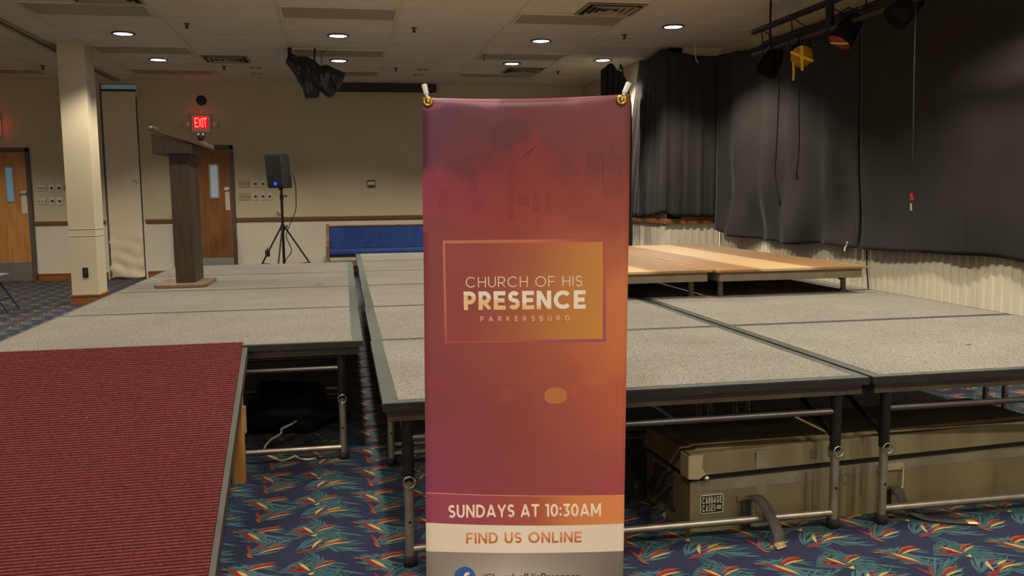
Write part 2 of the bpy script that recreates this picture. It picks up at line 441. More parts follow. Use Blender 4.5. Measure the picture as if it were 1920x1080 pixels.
# pillar
def pillar():
    x0, x1, y0, y1 = -3.365, -3.05, 11.85, 12.26
    mb = MB().box((x0, y0, 0), (x1, y1, HC), 0)
    mb.box((x0-.004, y0-.004, .95), (x1+.004, y1+.004, .957), 0)      # seam of the wall covering
    mb.box((x0-.004, y0-.004, .865), (x1+.004, y1+.004, .870), 0)
    p = mb.build('pillar', M['pillar'], bevel=.006); struct(p)
    s = MB().box((x0-.018, y0-.018, 0), (x1+.018, y1+.018, .105)).box((x0-.024, y0-.024, .105), (x1+.024, y1+.024, .13))
    struct(s.build('pillar_baseboard', M['oak'], p, bevel=.004))
    o = MB().box((-3.226, y0-.010, .345), (-3.162, y0, .47), 0).box((-3.212, y0-.013, .365), (-3.176, y0-.009, .45), 1)
    ob = o.build('outlet', [M['black'], M['dark']], bevel=.003)
    tag(ob, 'black electrical outlet low on the front of the cream pillar', 'outlet')
pillar()

# doors
def door(name, x0, x1, top, wood, pane, win, push, frame_x1):
    fr = MB()
    w = .055
    fr.box((x1, WB-.05, 0), (frame_x1, WB, top)).box((x0-w, WB-.05, 0), (x0, WB, top)).box((x0-w, WB-.05, top-.07), (frame_x1, WB, top))
    d = struct(MB().box((x0, WB-.04, .008), (x1, WB-.002, top-.07)).build(name, wood, bevel=.002))
    struct(fr.build('door_frame', M['frame'], d, bevel=.004))
    wx0, wx1, wz0, wz1 = win
    f = MB()
    t = .025
    for a, b in (((wx0-t, WB-.05, wz0-t), (wx1+t, WB-.039, wz0)), ((wx0-t, WB-.05, wz1), (wx1+t, WB-.039, wz1+t)), ((wx0-t, WB-.05, wz0), (wx0, WB-.039, wz1)), ((wx1, WB-.05, wz0), (wx1+t, WB-.039, wz1))): f.box(a, b)
    wf = struct(f.build('window_frame', M['tan'], d))
    struct(MB().box((wx0, WB-.046, wz0), (wx1, WB-.041, wz1)).build('window_pane', pane, wf))
    struct(MB().box((x0+.02, WB-.046, .02), (x1-.005, WB-.0395, .32)).build('kick_plate', M['steel'], d))
    px0, px1, pz0, pz1 = push
    pl = struct(MB().box((px0, WB-.046, pz0), (px1, WB-.0395, pz1)).build('push_plate', M['ivory'], d, bevel=.003))
    struct(MB().box((px0-.02, WB-.075, pz1-.06), (px1+.0, WB-.045, pz1-.025)).build('latch', M['steel'], pl, bevel=.004))
    return d
door('door_1', -5.90, -4.965, 2.155, M['door'], M['pane'], (-5.262, -5.168, 1.31, 1.84), (-5.06, -4.975, 1.10, 1.47), -4.905)
door('door_2', -2.72, -1.815, 2.195, M['door_dark'], M['pane_b'], (-2.136, -2.022, 1.335, 1.86), (-1.915, -1.842, 1.115, 1.50), -1.765)

# folded partition parked in its wall pocket
def partition():
    x0, x1 = -3.795, -3.25
    t = thing('partition_panel', 'off-white fabric folding partition parked in the back wall pocket', 'partition', ((x0+x1)/2, WB+.02, 0))
    w = (x1-x0)/2-.005
    def fn(u, v):
        x = -w+2*w*u
        z = .012+3.05*v
        k = max(0, 1-z/.9)
        y = -.03+.012*k*math.sin(9*z*3.1+5*u)+.008*k*math.sin(13*u+17*z)
        return (x, y+.02, z+.012*math.sin(7*u)*k)
    MB().grid(16, 90, fn).build('fabric_panel', M['cloth'], t, solid=.03)
    MB().box((-w, -.02, 3.068), (w, .06, 3.095)).build('top_rail', M['blackm'], t)
    MB().box((w-.11, -.05, 1.62), (w-.015, -.026, 1.655)).box((w-.06, -.05, 1.58), (w-.03, -.03, 1.63)).build('latch', M['steel'], t, bevel=.004)
    MB().box((-w, -.03, .05), (-w+.02, .0, 3.06)).build('edge_strip', M['frame'], t)
partition()

# ------------------------------------------------------------------ ceiling fittings
def troffer(x0, x1, y0, y1, label):
    t = thing('ceiling_light_panel', label, 'light panel', ((x0+x1)/2, (y0+y1)/2, HC), 0, 'unlit fluorescent panels in the ceiling')
    a, b = (x1-x0)/2-.016, (y1-y0)/2-.013
    f = MB()
    for p, q in (((-a, -b, -.016), (a, -b+.03, -.001)), ((-a, b-.03, -.016), (a, b, -.001)), ((-a, -b+.03, -.016), (-a+.03, b-.03, -.001)), ((a-.03, -b+.03, -.016), (a, b-.03, -.001))): f.box(p, q)
    f.build('panel_frame', M['tbar'], t)
    MB().box((-a+.03, -b+.03, -.009), (a-.03, b-.03, -.001)).build('diffuser', M['diff'], t)
g = 'unlit grey fluorescent panel in the ceiling, '
BC = (-.59, .652); AG = (-3.07, -1.832); DE = (1.894, 3.136)
troffer(*BC, 9.306, 9.97, g+'middle column, nearest of three')
troffer(*BC, 11.95, 12.60, g+'middle column, over the black bundle')
troffer(*BC, 13.93, 14.57, g+'middle column, nearest the back wall')
troffer(*AG, 9.45, 10.10, g+'beside the white louvred vent, left column')
troffer(*AG, 11.97, 12.63, g+'just right of the pillar top')
troffer(*AG, 14.03, 14.65, g+'tinged red above the exit sign')
troffer(*DE, 9.35, 9.95, g+'behind the large square vent')
troffer(*DE, 11.96, 12.58, g+'right column, between its lit downlights')
troffer(*DE, 13.95, 14.50, g+'right column, nearest the back wall')
troffer(-5.55, -4.31, 14.25, 14.83, g+'far left beyond the pillar')

def vent(x0, x1, y0, y1, label):
    t = thing('ceiling_vent', label, 'vent', ((x0+x1)/2, (y0+y1)/2, HC), 0, 'air vents in the ceiling')
    a, b = (x1-x0)/2, (y1-y0)/2
    MB().box((-a, -b, -.006), (a, b, -.001)).build('backing', M['ventd'], t)
    k = 4
    for i in range(k):
        s = 1-i/k*.86; s2 = s-.075
        z0 = -.034+.006*i; z1 = z0+.022
        mb = MB()
        o = [(-a*s, -b*s), (a*s, -b*s), (a*s, b*s), (-a*s, b*s)]; n = [(-a*s2, -b*s2), (a*s2, -b*s2), (a*s2, b*s2), (-a*s2, b*s2)]
        vs = [(x, y, z0 if i else -.012) for x, y in o]+[(x, y, z1) for x, y in n]
        mb.add(vs, [(j, (j+1) % 4, 4+(j+1) % 4, 4+j) for j in range(4)])
        mb.build('louvre_ring', M['ventm'], t, solid=.006)
    MB().box((-a*.1, -b*.1, -.02), (a*.1, b*.1, -.012)).build('centre_plate', M['ventm'], t)
vent(2.50, 3.12, 8.78, 9.36, 'large square louvred vent in the ceiling near the top right downlight')
vent(2.53, 3.12, 13.33, 13.93, 'dark vent behind a lit downlight near the back right')
vent(-1.81, -1.21, 12.70, 13.28, 'dark vent over the exit sign side of the ceiling')
vent(-2.48, -1.83, 8.80, 9.42, 'pale vent at the top edge above the pillar side')

def fit_small(name, x, y, label, cat, kind):
    t = MB()
    if kind == 'spr':
        t.lathe([(.0, -.002), (.035, -.002), (.035, -.008), (.012, -.012), (.010, -.045), (.0, -.045)], 14)
        t.lathe([(.0, -.048), (.024, -.048), (.024, -.053), (0, -.053)], 14)
        t.tube([(.01, 0, -.02), (.016, 0, -.035), (.01, 0, -.05)], .003, 6).tube([(-.01, 0, -.02), (-.016, 0, -.035), (-.01, 0, -.05)], .003, 6)
        m = M['sprk']
    else:
        t.box((-.10, -.02, -.012), (.10, .02, -.001)).lathe([(0, -.012), (.025, -.012), (.025, -.035), (0, -.035)], 12, M=T(-.05, 0, 0)).lathe([(0, -.012), (.025, -.012), (.025, -.035), (0, -.035)], 12, M=T(.05, 0, 0))
        m = M['ventm']
    o = t.build(name, m); o.location = (x, y, HC)
    tag(o, label, cat, 'sprinkler heads in the ceiling' if kind == 'spr' else 'small twin fittings in the ceiling')
for x, y, w in ((-1.616, 10.435, 'left of the black bundle, nearest the camera'), (.872, 10.361, 'over the left part of the tall banner'), (-1.63, 13.695, 'right behind the dark vent on the exit side'),
                (.858, 13.582, 'near the right end of the dark screen case'), (3.429, 10.478, 'between the two rightmost lit downlights'), (3.381, 13.652, 'in the back right corner of the ceiling'), (-4.153, 13.926, 'left of the pillar top')):
    fit_small('sprinkler_head', x, y, 'small bronze ceiling sprinkler head '+w, 'sprinkler', 'spr')
for x, y, w in ((-1.19, 13.75, 'left of the black bundle'), (-1.23, 14.4, 'left of the black bundle, nearer the wall'), (1.267, 13.65, 'above the banner left corner'), (1.254, 14.25, 'above the banner left corner, nearer the wall')):
    fit_small('ceiling_fitting', x, y, 'small pale twin ceiling fitting '+w, 'fitting', 'fit')
def hook(x, y, ln, label):
    o = MB().tube([(0, 0, 0), (0, 0, -ln), (.012, 0, -ln-.02), (.02, 0, -ln-.01)], .006, 6).build('ceiling_hook', M['sprk'])
    o.location = (x, y, HC); tag(o, label, 'hook')
hook(1.95, 12.05, .09, 'small wire hook hanging from a ceiling seam above the banner middle')

# downlights and their light
LAMPCOL = (1.0, .905, .76)
def spot(x, y, e, ang=128, blend=.45):
    d = bpy.data.lights.new('downlight_beam', 'SPOT')
    d.energy = e; d.spot_size = math.radians(ang); d.spot_blend = blend; d.shadow_soft_size = .07; d.color = LAMPCOL
    o = bpy.data.objects.new('downlight_beam', d); C.objects.link(o); o.location = (x, y, HC-.03)
    return o
def make_downlight():
    t = thing('downlight', 'x', 'ceiling light')
    MB().lathe([(.104, -.002), (.132, -.002), (.128, -.014), (.108, -.016), (.104, -.002)], 28).build('trim_ring', M['ring'], t)
    MB().lathe([(0, -.008), (.104, -.008)], 28).build('lens', M['lens'], t)
    return t
DL = [(-2.43, 11.12, 'lit round downlight right of the pillar, nearest the camera'), (-2.43, 13.12, 'lit round downlight nearest the pillar at the back'),
      (.018, 10.95, 'lit round downlight above and right of the black bundle'), (.018, 12.93, 'lit round downlight beside the black bundle edge'),
      (2.51, 11.0, 'lit round downlight above the banner right half'), (2.51, 12.93, 'lit round downlight in front of a dark vent'),
      (3.82, 9.88, 'lit round downlight in open ceiling left of the truss'), (3.75, 12.45, 'lit round downlight touching the small black curtain')]
proto = None
E0 = 170.
for i, (x, y, lab) in enumerate(DL):
    if proto is None: proto = o = make_downlight()
    else: o = copy_tree(proto)
    o.location = (x, y, HC); o['label'] = lab; o['group'] = 'round ceiling downlights'
    spot(x, y, E0*(1.6 if x > 3.8 else 1))
off = [(x, y) for x in (-2.43, .018, 2.51) for y in (8.0, 5.6, 3.2, .8, -1.6)]+[(-5.7, y) for y in (13.1, 11.0, 8.6, 5.6, 2.6)]+[(3.9, 5.2), (3.9, 3.0), (3.9, .8)]
for x, y in off:
    o = copy_tree(proto); o.location = (x, y, HC); o['label'] = 'lit round downlight over the near or left part of the hall'; o['group'] = 'round ceiling downlights out of frame'
    spot(x, y, E0*(1.25 if x > 3 else 1))

# ------------------------------------------------------------------ things on the back wall
def plate(x0, x1, z0, z1, kind, label, m='ivory'):
    t = thing('switch_plate' if kind != 'thermo' else 'thermostat', label, 'wall switch', ((x0+x1)/2, WB, (z0+z1)/2), 0, 'switch plates on the back wall')
    a, b = (x1-x0)/2, (z1-z0)/2
    MB().box((-a, -.012, -b), (a, 0, b)).build('plate', M[m], t, bevel=.003)
    if kind == 'knob':
        MB().lathe([(0, .03), (.017, .03), (.02, .0), (.0, 0)], 14, M=T(0, -.011, 0) @ RX(PI/2)).build('dimmer_knob', M['dark'], t)
    else:
        for k in range(kind):
            x = -a+2*a*(k+.5)/kind
            MB().box((x-.007, -.026, -.016), (x+.007, -.011, .012)).build('toggle', M['greyp'], t, bevel=.002)
L1 = 'switch plate right of the left door, '
plate(-4.821, -4.684, 1.464, 1.559, 4, 'wide ivory four toggle '+L1+'upper row')
plate(-4.645, -4.568, 1.453, 1.566, 'knob', 'single dimmer '+L1+'upper row beside the wide plate', 'white')
plate(-4.534, -4.461, 1.453, 1.565, 'knob', 'single dimmer plate of the upper row, second from the left door wide plate', 'white')
plate(-4.42, -4.35, 1.461, 1.560, 1, 'grey plate half hidden behind the pillar edge', 'greyp')
plate(-4.834, -4.689, 1.25, 1.346, 3, 'wide ivory three toggle '+L1+'lower row')
plate(-4.642, -4.570, 1.242, 1.360, 'knob', 'single dimmer '+L1+'lower row beside the wide plate', 'white')
plate(-4.538, -4.462, 1.238, 1.359, 'knob', 'single dimmer plate nearest the pillar, lower row', 'white')
R1 = ' between the lectern door and the speaker'
plate(-1.698, -1.515, 1.494, 1.615, 4, 'yellowed four toggle plate, upper row'+R1, 'ivory_old')
plate(-1.457, -1.385, 1.493, 1.609, 'knob', 'pale dimmer plate, upper row, first after the yellowed plate', 'ivory')
plate(-1.336, -1.263, 1.491, 1.608, 'knob', 'pale dimmer plate, upper row, second after the yellowed plate', 'ivory')
plate(-1.224, -1.145, 1.490, 1.607, 'knob', 'pale dimmer plate partly behind the speaker bottom', 'ivory')
plate(-1.699, -1.515, 1.280, 1.395, 4, 'yellowed four toggle plate, lower row'+R1, 'ivory_old')
plate(-1.466, -1.393, 1.278, 1.404, 'knob', 'pale dimmer plate, lower row, first after the yellowed plate', 'ivory')
plate(-1.345, -1.271, 1.277, 1.403, 'knob', 'pale dimmer plate, lower row, second after the yellowed plate', 'ivory')
plate(-1.232, -1.158, 1.275, 1.402, 'knob', 'pale dimmer plate, lower row, nearest the speaker pole', 'ivory')
def thermostat():
    t = thing('thermostat', 'small grey thermostat box on the back wall above the pew', 'thermostat', (.505, WB, 1.535))
    MB().box((-.075, -.035, -.055), (.075, 0, .055)).build('housing', M['greyp'], t, bevel=.006)
    MB().box((-.07, -.04, .045), (.07, -.0, .06)).build('top_cover', M['dark'], t)
    MB().box((-.055, -.038, -.015), (.055, -.034, .03)).build('display', M['ivory'], t)
    MB().box((-.05, -.038, -.05), (.06, -.034, -.03)).build('vent_slot', M['dark'], t)
thermostat()
def glyph(ch, w):
    """sans capital as (advance width, strokes); a stroke is a centre line in a box one unit high"""
    h = w/2; t = 1-h; b = h; A = lambda cx, cy, rx, ry, a0, a1, n=20: [(cx+rx*math.cos(math.radians(a0+(a1-a0)*k/n)), cy+ry*math.sin(math.radians(a0+(a1-a0)*k/n))) for k in range(n+1)]
    R = .5-h
    if ch == 'C': return .94, [A(.5, .5, R, R, 42, 318, 28)]
    if ch == 'O': return 1., [A(.5, .5, R, R, 0, 360, 36)]
    if ch == 'G': return .98, [A(.5, .5, R, R, 42, 350, 28)+[(.5+R, .47)], [(.62, .47), (.5+R+h*.98, .47)]]
    if ch == 'H': return .74, [[(h, 0), (h, 1)], [(.74-h, 0), (.74-h, 1)], [(h, .5), (.74-h, .5)]]
    if ch == 'U': r = .36-h; return .72, [[(h, 1), (h, .36)]+A(.36, .36, r, .36-h, 180, 360, 18)[1:]+[(.72-h, 1)]]
    if ch in 'RPB':
        W = .66; r = (1-.44-w+h)/2
        yb = .42; ry = (t-yb)/2; top = [(h, t), (W-ry-h, t)]+A(W-ry-h, (t+yb)/2, ry, ry, 90, -90, 14)[1:]+[(h, yb)]
        if ch == 'P': return W, [[(h, 0), (h, 1)], top]
        if ch == 'R': return W+.02, [[(h, 0), (h, 1)], top, [(W-ry-h-.04, yb), (W-h*.6+.01, 0)]]
        ym = .52; r1 = (t-ym)/2; r2 = (ym-b)/2
        return W+.02, [[(h, 0), (h, 1)], [(h, t), (W-r1-h-.05, t)]+A(W-r1-h-.05, (t+ym)/2, r1, r1, 90, -90, 12)[1:]+[(h, ym)], [(h, ym), (W-r2-h+.02, ym)]+A(W-r2-h+.02, (ym+b)/2, r2, r2, 90, -90, 12)[1:]+[(h, b)]]
    if ch == 'F': return .60, [[(h, 0), (h, 1)], [(h, t), (.60, t)], [(h, .48), (.55, .48)]]
    if ch == 'E': return .64, [[(h, 0), (h, 1)], [(h, t), (.63, t)], [(h, .5), (.58, .5)], [(h, b), (.64, b)]]
    if ch == 'L': return .58, [[(h, 1), (h, b), (.58, b)]]
    if ch == 'I': return w, [[(h, 0), (h, 1)]]
    if ch == 'T': return .70, [[(0, t), (.70, t)], [(.35, 0), (.35, 1)]]
    if ch == 'N': return .78, [[(h, 0), (h, 1)], [(.78-h, 0), (.78-h, 1)], [(h*1.1, 1-h*.3), (.78-h*1.1, h*.3)]]
    if ch == 'M': return .92, [[(h, 0), (h, 1)], [(.92-h, 0), (.92-h, 1)], [(h*1.1, 1-h*.3), (.46, .25)], [(.92-h*1.1, 1-h*.3), (.46, .25)]]
    if ch == 'A': return .86, [[(h*.9, 0), (.43, 1-h*.2)], [(.86-h*.9, 0), (.43, 1-h*.2)], [(.22, .27), (.64, .27)]]
    if ch == 'Y': return .80, [[(h*.9, 1), (.40, .42)], [(.80-h*.9, 1), (.40, .42)], [(.40, .45), (.40, 0)]]
    if ch == 'K': return .70, [[(h, 0), (h, 1)], [(.66-h*.4, 1), (h*1.4, .36)], [(.30, .52), (.70-h*.6, 0)]]
    if ch == 'X': return .74, [[(h, 0), (.74-h, 1)], [(h, 1), (.74-h, 0)]]
    if ch == 'D': return .80, [[(h, 0), (h, 1)], [(h, t), (.34, t)]+A(.34, .5, .46-h, .5-h, 90, -90, 20)[1:]+[(h, b)]]
    if ch == 'S':
        r1 = (t-.5)/2; x = .31
        rx = .31-h
        return .62, [A(x, .5+r1, rx, r1, 28, 270, 18)+A(x, b+r1, rx, r1, 90, -152, 18)[1:]]
    if ch == '0': return .68, [A(.34, .5, .34-h, .5-h, 0, 360, 32)]
    if ch == '1': return .34, [[(.34-h, 0), (.34-h, 1)], [(0, t), (.34-h, t)]]
    if ch == '3': return .60, [[(.03, t), (.55-h*.4, t), (.27, .56)], A(.27, .30, .33-h, .30-h, 88, -140, 18)]
    if ch == ':': return w*1.05, [[(h, .08), (h, .08+w)], [(h, .55), (h, .55+w)]]
    return .30, []
def printed(sx, W, H, m, parent, xc, z0, y, w, ext=0., name='lettering'):
    """a line of block capitals, centred on xc, base z0, W wide, H high; stroke weight w; faces -y"""
    gl = [glyph(c, w) for c in sx]
    tot = sum(g[0] for g in gl); k = max(1, len(gl)-1); sc = 1.
    ls = (W/H-tot)/k
    if ls < .55*w: ls = .55*w; sc = (W/H-ls*k)/tot
    mb = MB(); x = 0.; q = 0
    for adv, strokes in gl:
        for st in strokes:
            P = [Vector(p) for p in st]; n = len(P); vs = []
            cl = (P[0]-P[-1]).length < 1e-4
            for i in range(n):
                a = P[i]-P[i-1] if i else (P[-1]-P[-2] if cl else P[1]-P[0]); c = P[i+1]-P[i] if i < n-1 else (P[1]-P[0] if cl else P[-1]-P[-2])
                a.normalize(); c.normalize(); d = (a+c); d.normalize(); k = max(.35, d.dot(a))
                nv = Vector((-d.y, d.x))*(w/2/k)
                vs += [P[i]+nv, P[i]-nv]
            yy = y-.000004*(q % 7); q += 1
            V = [(xc-W/2+(x+v.x*sc)*H, yy, z0+min(1, max(0, v.y))*H) for v in vs]
            mb.add(V, [(2*i, 2*i+2, 2*i+3, 2*i+1) for i in range(n-1)])
        x += adv*sc+ls
    return mb.build(name, m, parent, solid=ext)
def textobj(s, w, h, m, parent, x, z, y=0., off=0., space=1., ext=.0001, name='lettering'):
    """one line of raised print: centre x, base z, exact width and cap height; faces -y"""
    cu = bpy.data.curves.new('t', 'FONT'); cu.body = s; cu.size = 1; cu.offset = off; cu.space_character = space
    cu.resolution_u = 4
    ob = bpy.data.objects.new('t', cu); C.objects.link(ob)
    bpy.context.view_layer.update()
    me = bpy.data.meshes.new_from_object(ob.evaluated_get(bpy.context.evaluated_depsgraph_get()))
    C.objects.unlink(ob); bpy.data.objects.remove(ob); bpy.data.curves.remove(cu)
    co = [v.co.copy() for v in me.vertices]
    x0 = min(c.x for c in co); x1 = max(c.x for c in co)
    cap = .727+2*off
    sx = w/(x1-x0); sz = h/cap
    for v in me.vertices:
        v.co = ((v.co.x-(x0+x1)/2)*sx+x, y, (v.co.y+off)*sz+z)
    me.materials.clear(); me.materials.append(m); me.update()
    o = bpy.data.objects.new(name, me); C.objects.link(o); o.parent = parent
    return o
def exit_sign(x, z, label, heads=True, hx=.225, hz=-.005):
    t = thing('exit_sign', label, 'exit sign', (x, WB, z))
    MB().box((-.15, -.05, -.135), (.15, 0, .14)).build('housing', M['ivory'], t, bevel=.008)
    f = MB().box((-.118, -.054, -.075), (.118, -.049, .125)).build('red_face', M['redface'], t)
    printed('EXIT', .19, .155, M['redlit'], f, 0, -.052, -.0560, .115, ext=.002)
    for s in (-1, 1):
        h = MB().box((-.045, -.06, -.05), (.045, -.005, .05)).build('emergency_lamp', M['ivory'], t, bevel=.012); h.location = (s*hx, 0, hz)
        MB().lathe([(0, 0), (.028, 0), (.034, .008), (.0, .008)], 16, M=T(0, -.06, 0) @ RX(PI/2)).build('lamp_lens', M['white'], h)
        MB().tube([(s*.14, -.025, min(hz, .1)), (s*(hx-.04 if hz < .1 else hx), -.025, hz)], .012, 8).build('lamp_arm', M['ivory'], t)
exit_sign(-2.247, 2.535, 'red lit exit sign with two side lamps above the lectern door')
exit_sign(-5.432, 2.475, hx=.10, hz=.185, label='red lit exit sign cut by the left edge above the left door')
def sign_glow(x, y, z):
    d = bpy.data.lights.new('exit_sign_glow', 'POINT'); d.energy = .4; d.color = (1, .05, .04); d.shadow_soft_size = .05
    o = bpy.data.objects.new('exit_sign_glow', d); C.objects.link(o); o.location = (x, y, z)
sign_glow(-2.247, WB-.14, 2.60); sign_glow(-5.33, WB-.14, 2.50)
def wall_speaker():
    t = thing('wall_speaker', 'small round dark speaker grille above the exit sign', 'speaker', (-2.226, WB, 2.925))
    MB().lathe([(.0, .012), (.06, .014), (.072, .012), (.08, 0), (.0, 0)], 24, M=RX(PI/2)).build('grille', M['dark'], t)
    MB().lathe([(.072, .014), (.082, .014), (.082, 0), (.072, 0)], 24, M=RX(PI/2)).build('rim', M['black'], t)
wall_speaker()
def screen_case():
    t = thing('projection_screen_case', 'long dark roll-up screen case along the top of the back wall', 'screen case', (.70, WB, 3.155))
    MB().box((-1.0, -.13, -.055), (.94, 0, .06)).build('housing', mat('dark_brown_case', (58, 48, 40), .5, var=.1), t, bevel=.01)
    MB().box((.94, -.135, -.06), (.955, 0, .065)).build('end_cap', M['black'], t)
    MB().box((-.98, -.10, -.068), (.92, -.05, -.055)).build('hem_bar', M['black'], t)
screen_case()
# torn wall covering flap by the speaker pole
o = MB().grid(4, 6, lambda u, v: (-1.09+.11*u*(1-v), WB-.005-.05*v*u-.012*v, 1.0+.07*v+.02*u)).build('wallpaper_flap', M['wall'], solid=.003)
tag(o, 'small curled flap of peeling wall covering left of the speaker pole', 'wallpaper flap')

# ------------------------------------------------------------------ stage
ZS = .61
def leg_frame(parent, x0, x1, y, name='leg_frame'):
    """folding U frame: dark upper tubes with a cross bar, telescoping silver lower legs with a foot rail"""
    f = MB().tube([(x0+.0, y, .47), (x1-.0, y, .47)], .0125, 10).build(name, M['legmid'], parent)
    for x in (x0, x1):
        MB().tube([(x, y, ZS-.071), (x, y, .315)], .0215, 10).build('upper_leg', M['legdk'], f)
        MB().tube([(x, y, .314), (x, y, .018)], .0175, 10).build('lower_leg', M['legsv'], f)
        MB().tube([(x, y-.018, .165), (x, y-.0185, .165)], .006, 8).build('pin_hole', M['black'], f)
        ring = [(x+.021*math.cos(a), y-.027, .315+.021*math.sin(a)) for a in [2*PI*k/16 for k in range(16)]]
        MB().tube(ring, .0035, 6, closed=True).build('locking_ring', M['chrome'], f)
        MB().tube([(x, y-.027, .315), (x, y+.01, .315)], .005, 6).build('locking_pin', M['chrome'], f)
        MB().lathe([(0, .0), (.027, 0), (.025, .035), (.018, .038)], 12, M=T(x, y, 0)).build('rubber_foot', M['rubber'], f)
    MB().tube([(x0, y, .06), (x1, y, .06)], .0145, 10).build('foot_rail', M['legsv'], f)
def platform(x0, x1, y0, y1, label, side_l=.052, side_r=.052, front=.028, back=.024, legs=True, zo=0.):
    t = thing('stage_platform', label, 'stage platform', (0, 0, zo), 0, 'carpeted platforms of the stage')
    g = .004
    x0 += g; x1 -= g; y0 += .003; y1 -= .003
    MB().box((x0+side_l, y0+front, ZS-.03), (x1-side_r, y1-back, ZS+.0015)).build('carpet_top', M['stage'], t)
    e = MB()
    e.box((x0, y0, ZS-.028), (x0+side_l, y1, ZS)).box((x1-side_r, y0, ZS-.028), (x1, y1, ZS))
    e.box((x0+side_l, y0, ZS-.028), (x1-side_r, y0+front, ZS)).box((x0+side_l, y1-back, ZS-.028), (x1-side_r, y1, ZS))
    e.build('edge_trim', M['trim'], t)
    MB().box((x0-.001, y0-.002, ZS-.030), (x1+.001, y1+.001, ZS-.003)).build('edge_band', M['edge'], t)
    b = MB(); i = .018
    b.box((x0+i, y0+i, ZS-.070), (x1-i, y0+i+.03, ZS-.030)).box((x0+i, y1-i-.03, ZS-.070), (x1-i, y1-i, ZS-.030))
    b.box((x0+i, y0+i+.03, ZS-.070), (x0+i+.03, y1-i-.03, ZS-.030)).box((x1-i-.03, y0+i+.03, ZS-.070), (x1-i, y1-i-.03, ZS-.030))
    b.build('frame_beam', M['beam'], t)
    if legs:
        leg_frame(t, x0+.085, x1-.11, y0+.045)
        if legs == 2:
            leg_frame(t, x0+.085, x1-.11, y1-.10)
            for x in (x0+.085, x1-.11):
                MB().tube([(x, y0+.05, .36), (x, y0+.5, ZS-.071)], .011, 8).build('folding_brace', M['legdk'], t)
                MB().tube([(x, y1-.11, .36), (x, y1-.5, ZS-.071)], .011, 8).build('folding_brace', M['legdk'], t)
    return t
LY = [4.405, 5.80, 7.15, 8.51, 9.79]
MY = [3.03, 4.39, 5.75, 7.15, 8.505, 9.87, 11.13]
LL = ['grey carpeted stage platform behind the top of the red ramp', 'grey carpeted stage platform in front of the one the lectern stands on', 'grey carpeted stage platform the lectern stands on', 'grey carpeted stage platform behind the lectern, nearest the speaker stand']
for k in range(4):
    platform(-1.745, .085-.003*k*0+.004*k, LY[k], LY[k+1], LL[k], .02, .055, .016 if k == 0 else .024, .022, legs=2 if k < 2 else 1)
ML = ['grey carpeted platform directly behind the banner at the stage front', 'grey carpeted platform of the middle column, second row behind the banner', 'grey carpeted platform of the middle column, third row behind the banner', 'grey carpeted platform of the middle column, fourth row behind the banner',
      'grey carpeted platform of the middle column, fifth row behind the banner', 'grey carpeted platform of the middle column nearest the blue pew']
for k in range(6):
    platform(.115+.006*k, 1.99+.002*k, MY[k], MY[k+1], ML[k], .055, .045, .04 if k == 0 else .028, .024, legs=2 if k < 3 else 1)
RL = ['grey carpeted platform over the olive case at the right stage front', 'grey carpeted platform in front of the wooden risers', 'grey carpeted platform under the front of the right wooden riser', 'grey carpeted platform under the back of the right wooden riser']
for k in range(4):
    platform(2.0+.002*k, 3.775, MY[k], MY[k+1], RL[k], .045, .02, .03 if k == 0 else .028, .026, legs=2)

# ramp
def ramp():
    t = thing('ramp', 'red ribbed carpet ramp leading up to the left stage', 'ramp', (-1.08, 4.372, .606))
    L = math.hypot(1.36, .60); a = math.atan2(.60, 1.36)
    w = .61
    Rm = RX(a)   # local y runs down the slope toward -y
    c = MB().box((-w, -L, -.004), (w-.024, .045, .004)).build('carpet', M['redc'], t); c.rotation_euler = (a, 0, 0)
    d = MB().box((-w, -L, -.052), (w, 0, -.005)).box((w-.0235, -L, -.005), (w, 0, .002)).build('deck', M['skirt'], t, bevel=.002); d.rotation_euler = (a, 0, 0)
    s = MB().box((w-.055, -L*.98, -.13), (w-.02, -.14, -.052)).build('side_beam', M['dark'], t); s.rotation_euler = (a, 0, 0)
    for x in (-w+.09, w-.025):
        MB().box((x-.05, -.21, -.612), (x+.012, -.15, -.10)).build('support_leg', M['wood'], t, bevel=.006)
    MB().box((w-.055, -.10, -.40), (w-.012, -.06, -.27)).build('hinge_bracket', M['tan'], t, bevel=.003)
ramp()

# wooden risers standing on the stage
def riser(x0, x1, y0, y1, label, over=.0):
    t = thing('wooden_riser', label, 'riser', ((x0+x1)/2, (y0+y1)/2, ZS+.0015), 0, 'low wooden risers on the stage')
    a, b = (x1-x0)/2, (y1-y0)/2; H = .192
    top = MB().box((-a+.002, -b, H-.018), (a-.002, b, H))
    to = top.build('plywood_top', M['risertop'], t, bevel=.002)
    f = MB(); i = .03
    f.box((-a+i, -b+.02, H-.082), (a-i, -b+.05, H-.018)).box((-a+i, b-.05, H-.082), (a-i, b-.02, H-.018))
    f.box((-a+i, -b+.05, H-.082), (-a+i+.03, b-.05, H-.018)).box((a-i-.03, -b+.05, H-.082), (a-i, b-.05, H-.018))
    f.build('frame', M['apron'], t, bevel=.003)
    for x in (-a+.09, a-.10):
        for y in (-b+.14, 0, b-.14):
            MB().tube([(x, y, H-.08), (x, y, .004)], .019, 10).lathe([(0, 0), (.022, 0), (.021, .03)], 10, M=T(x, y, 0)).build('leg', M['apron'], t)
    for x in (-a+.09, a-.10):
        MB().tube([(x, -b+.15, .085), (x-.05*0, -b+.42, H-.06)], .010, 8).build('brace', M['blackm'], t)
    return t
riser(2.475, 3.60, 5.56, 8.40, 'wooden riser nearest the ribbed right wall with a pale worn strip')
riser(1.30, 2.465, 5.60, 8.42, 'wooden riser partly hidden behind the banner')

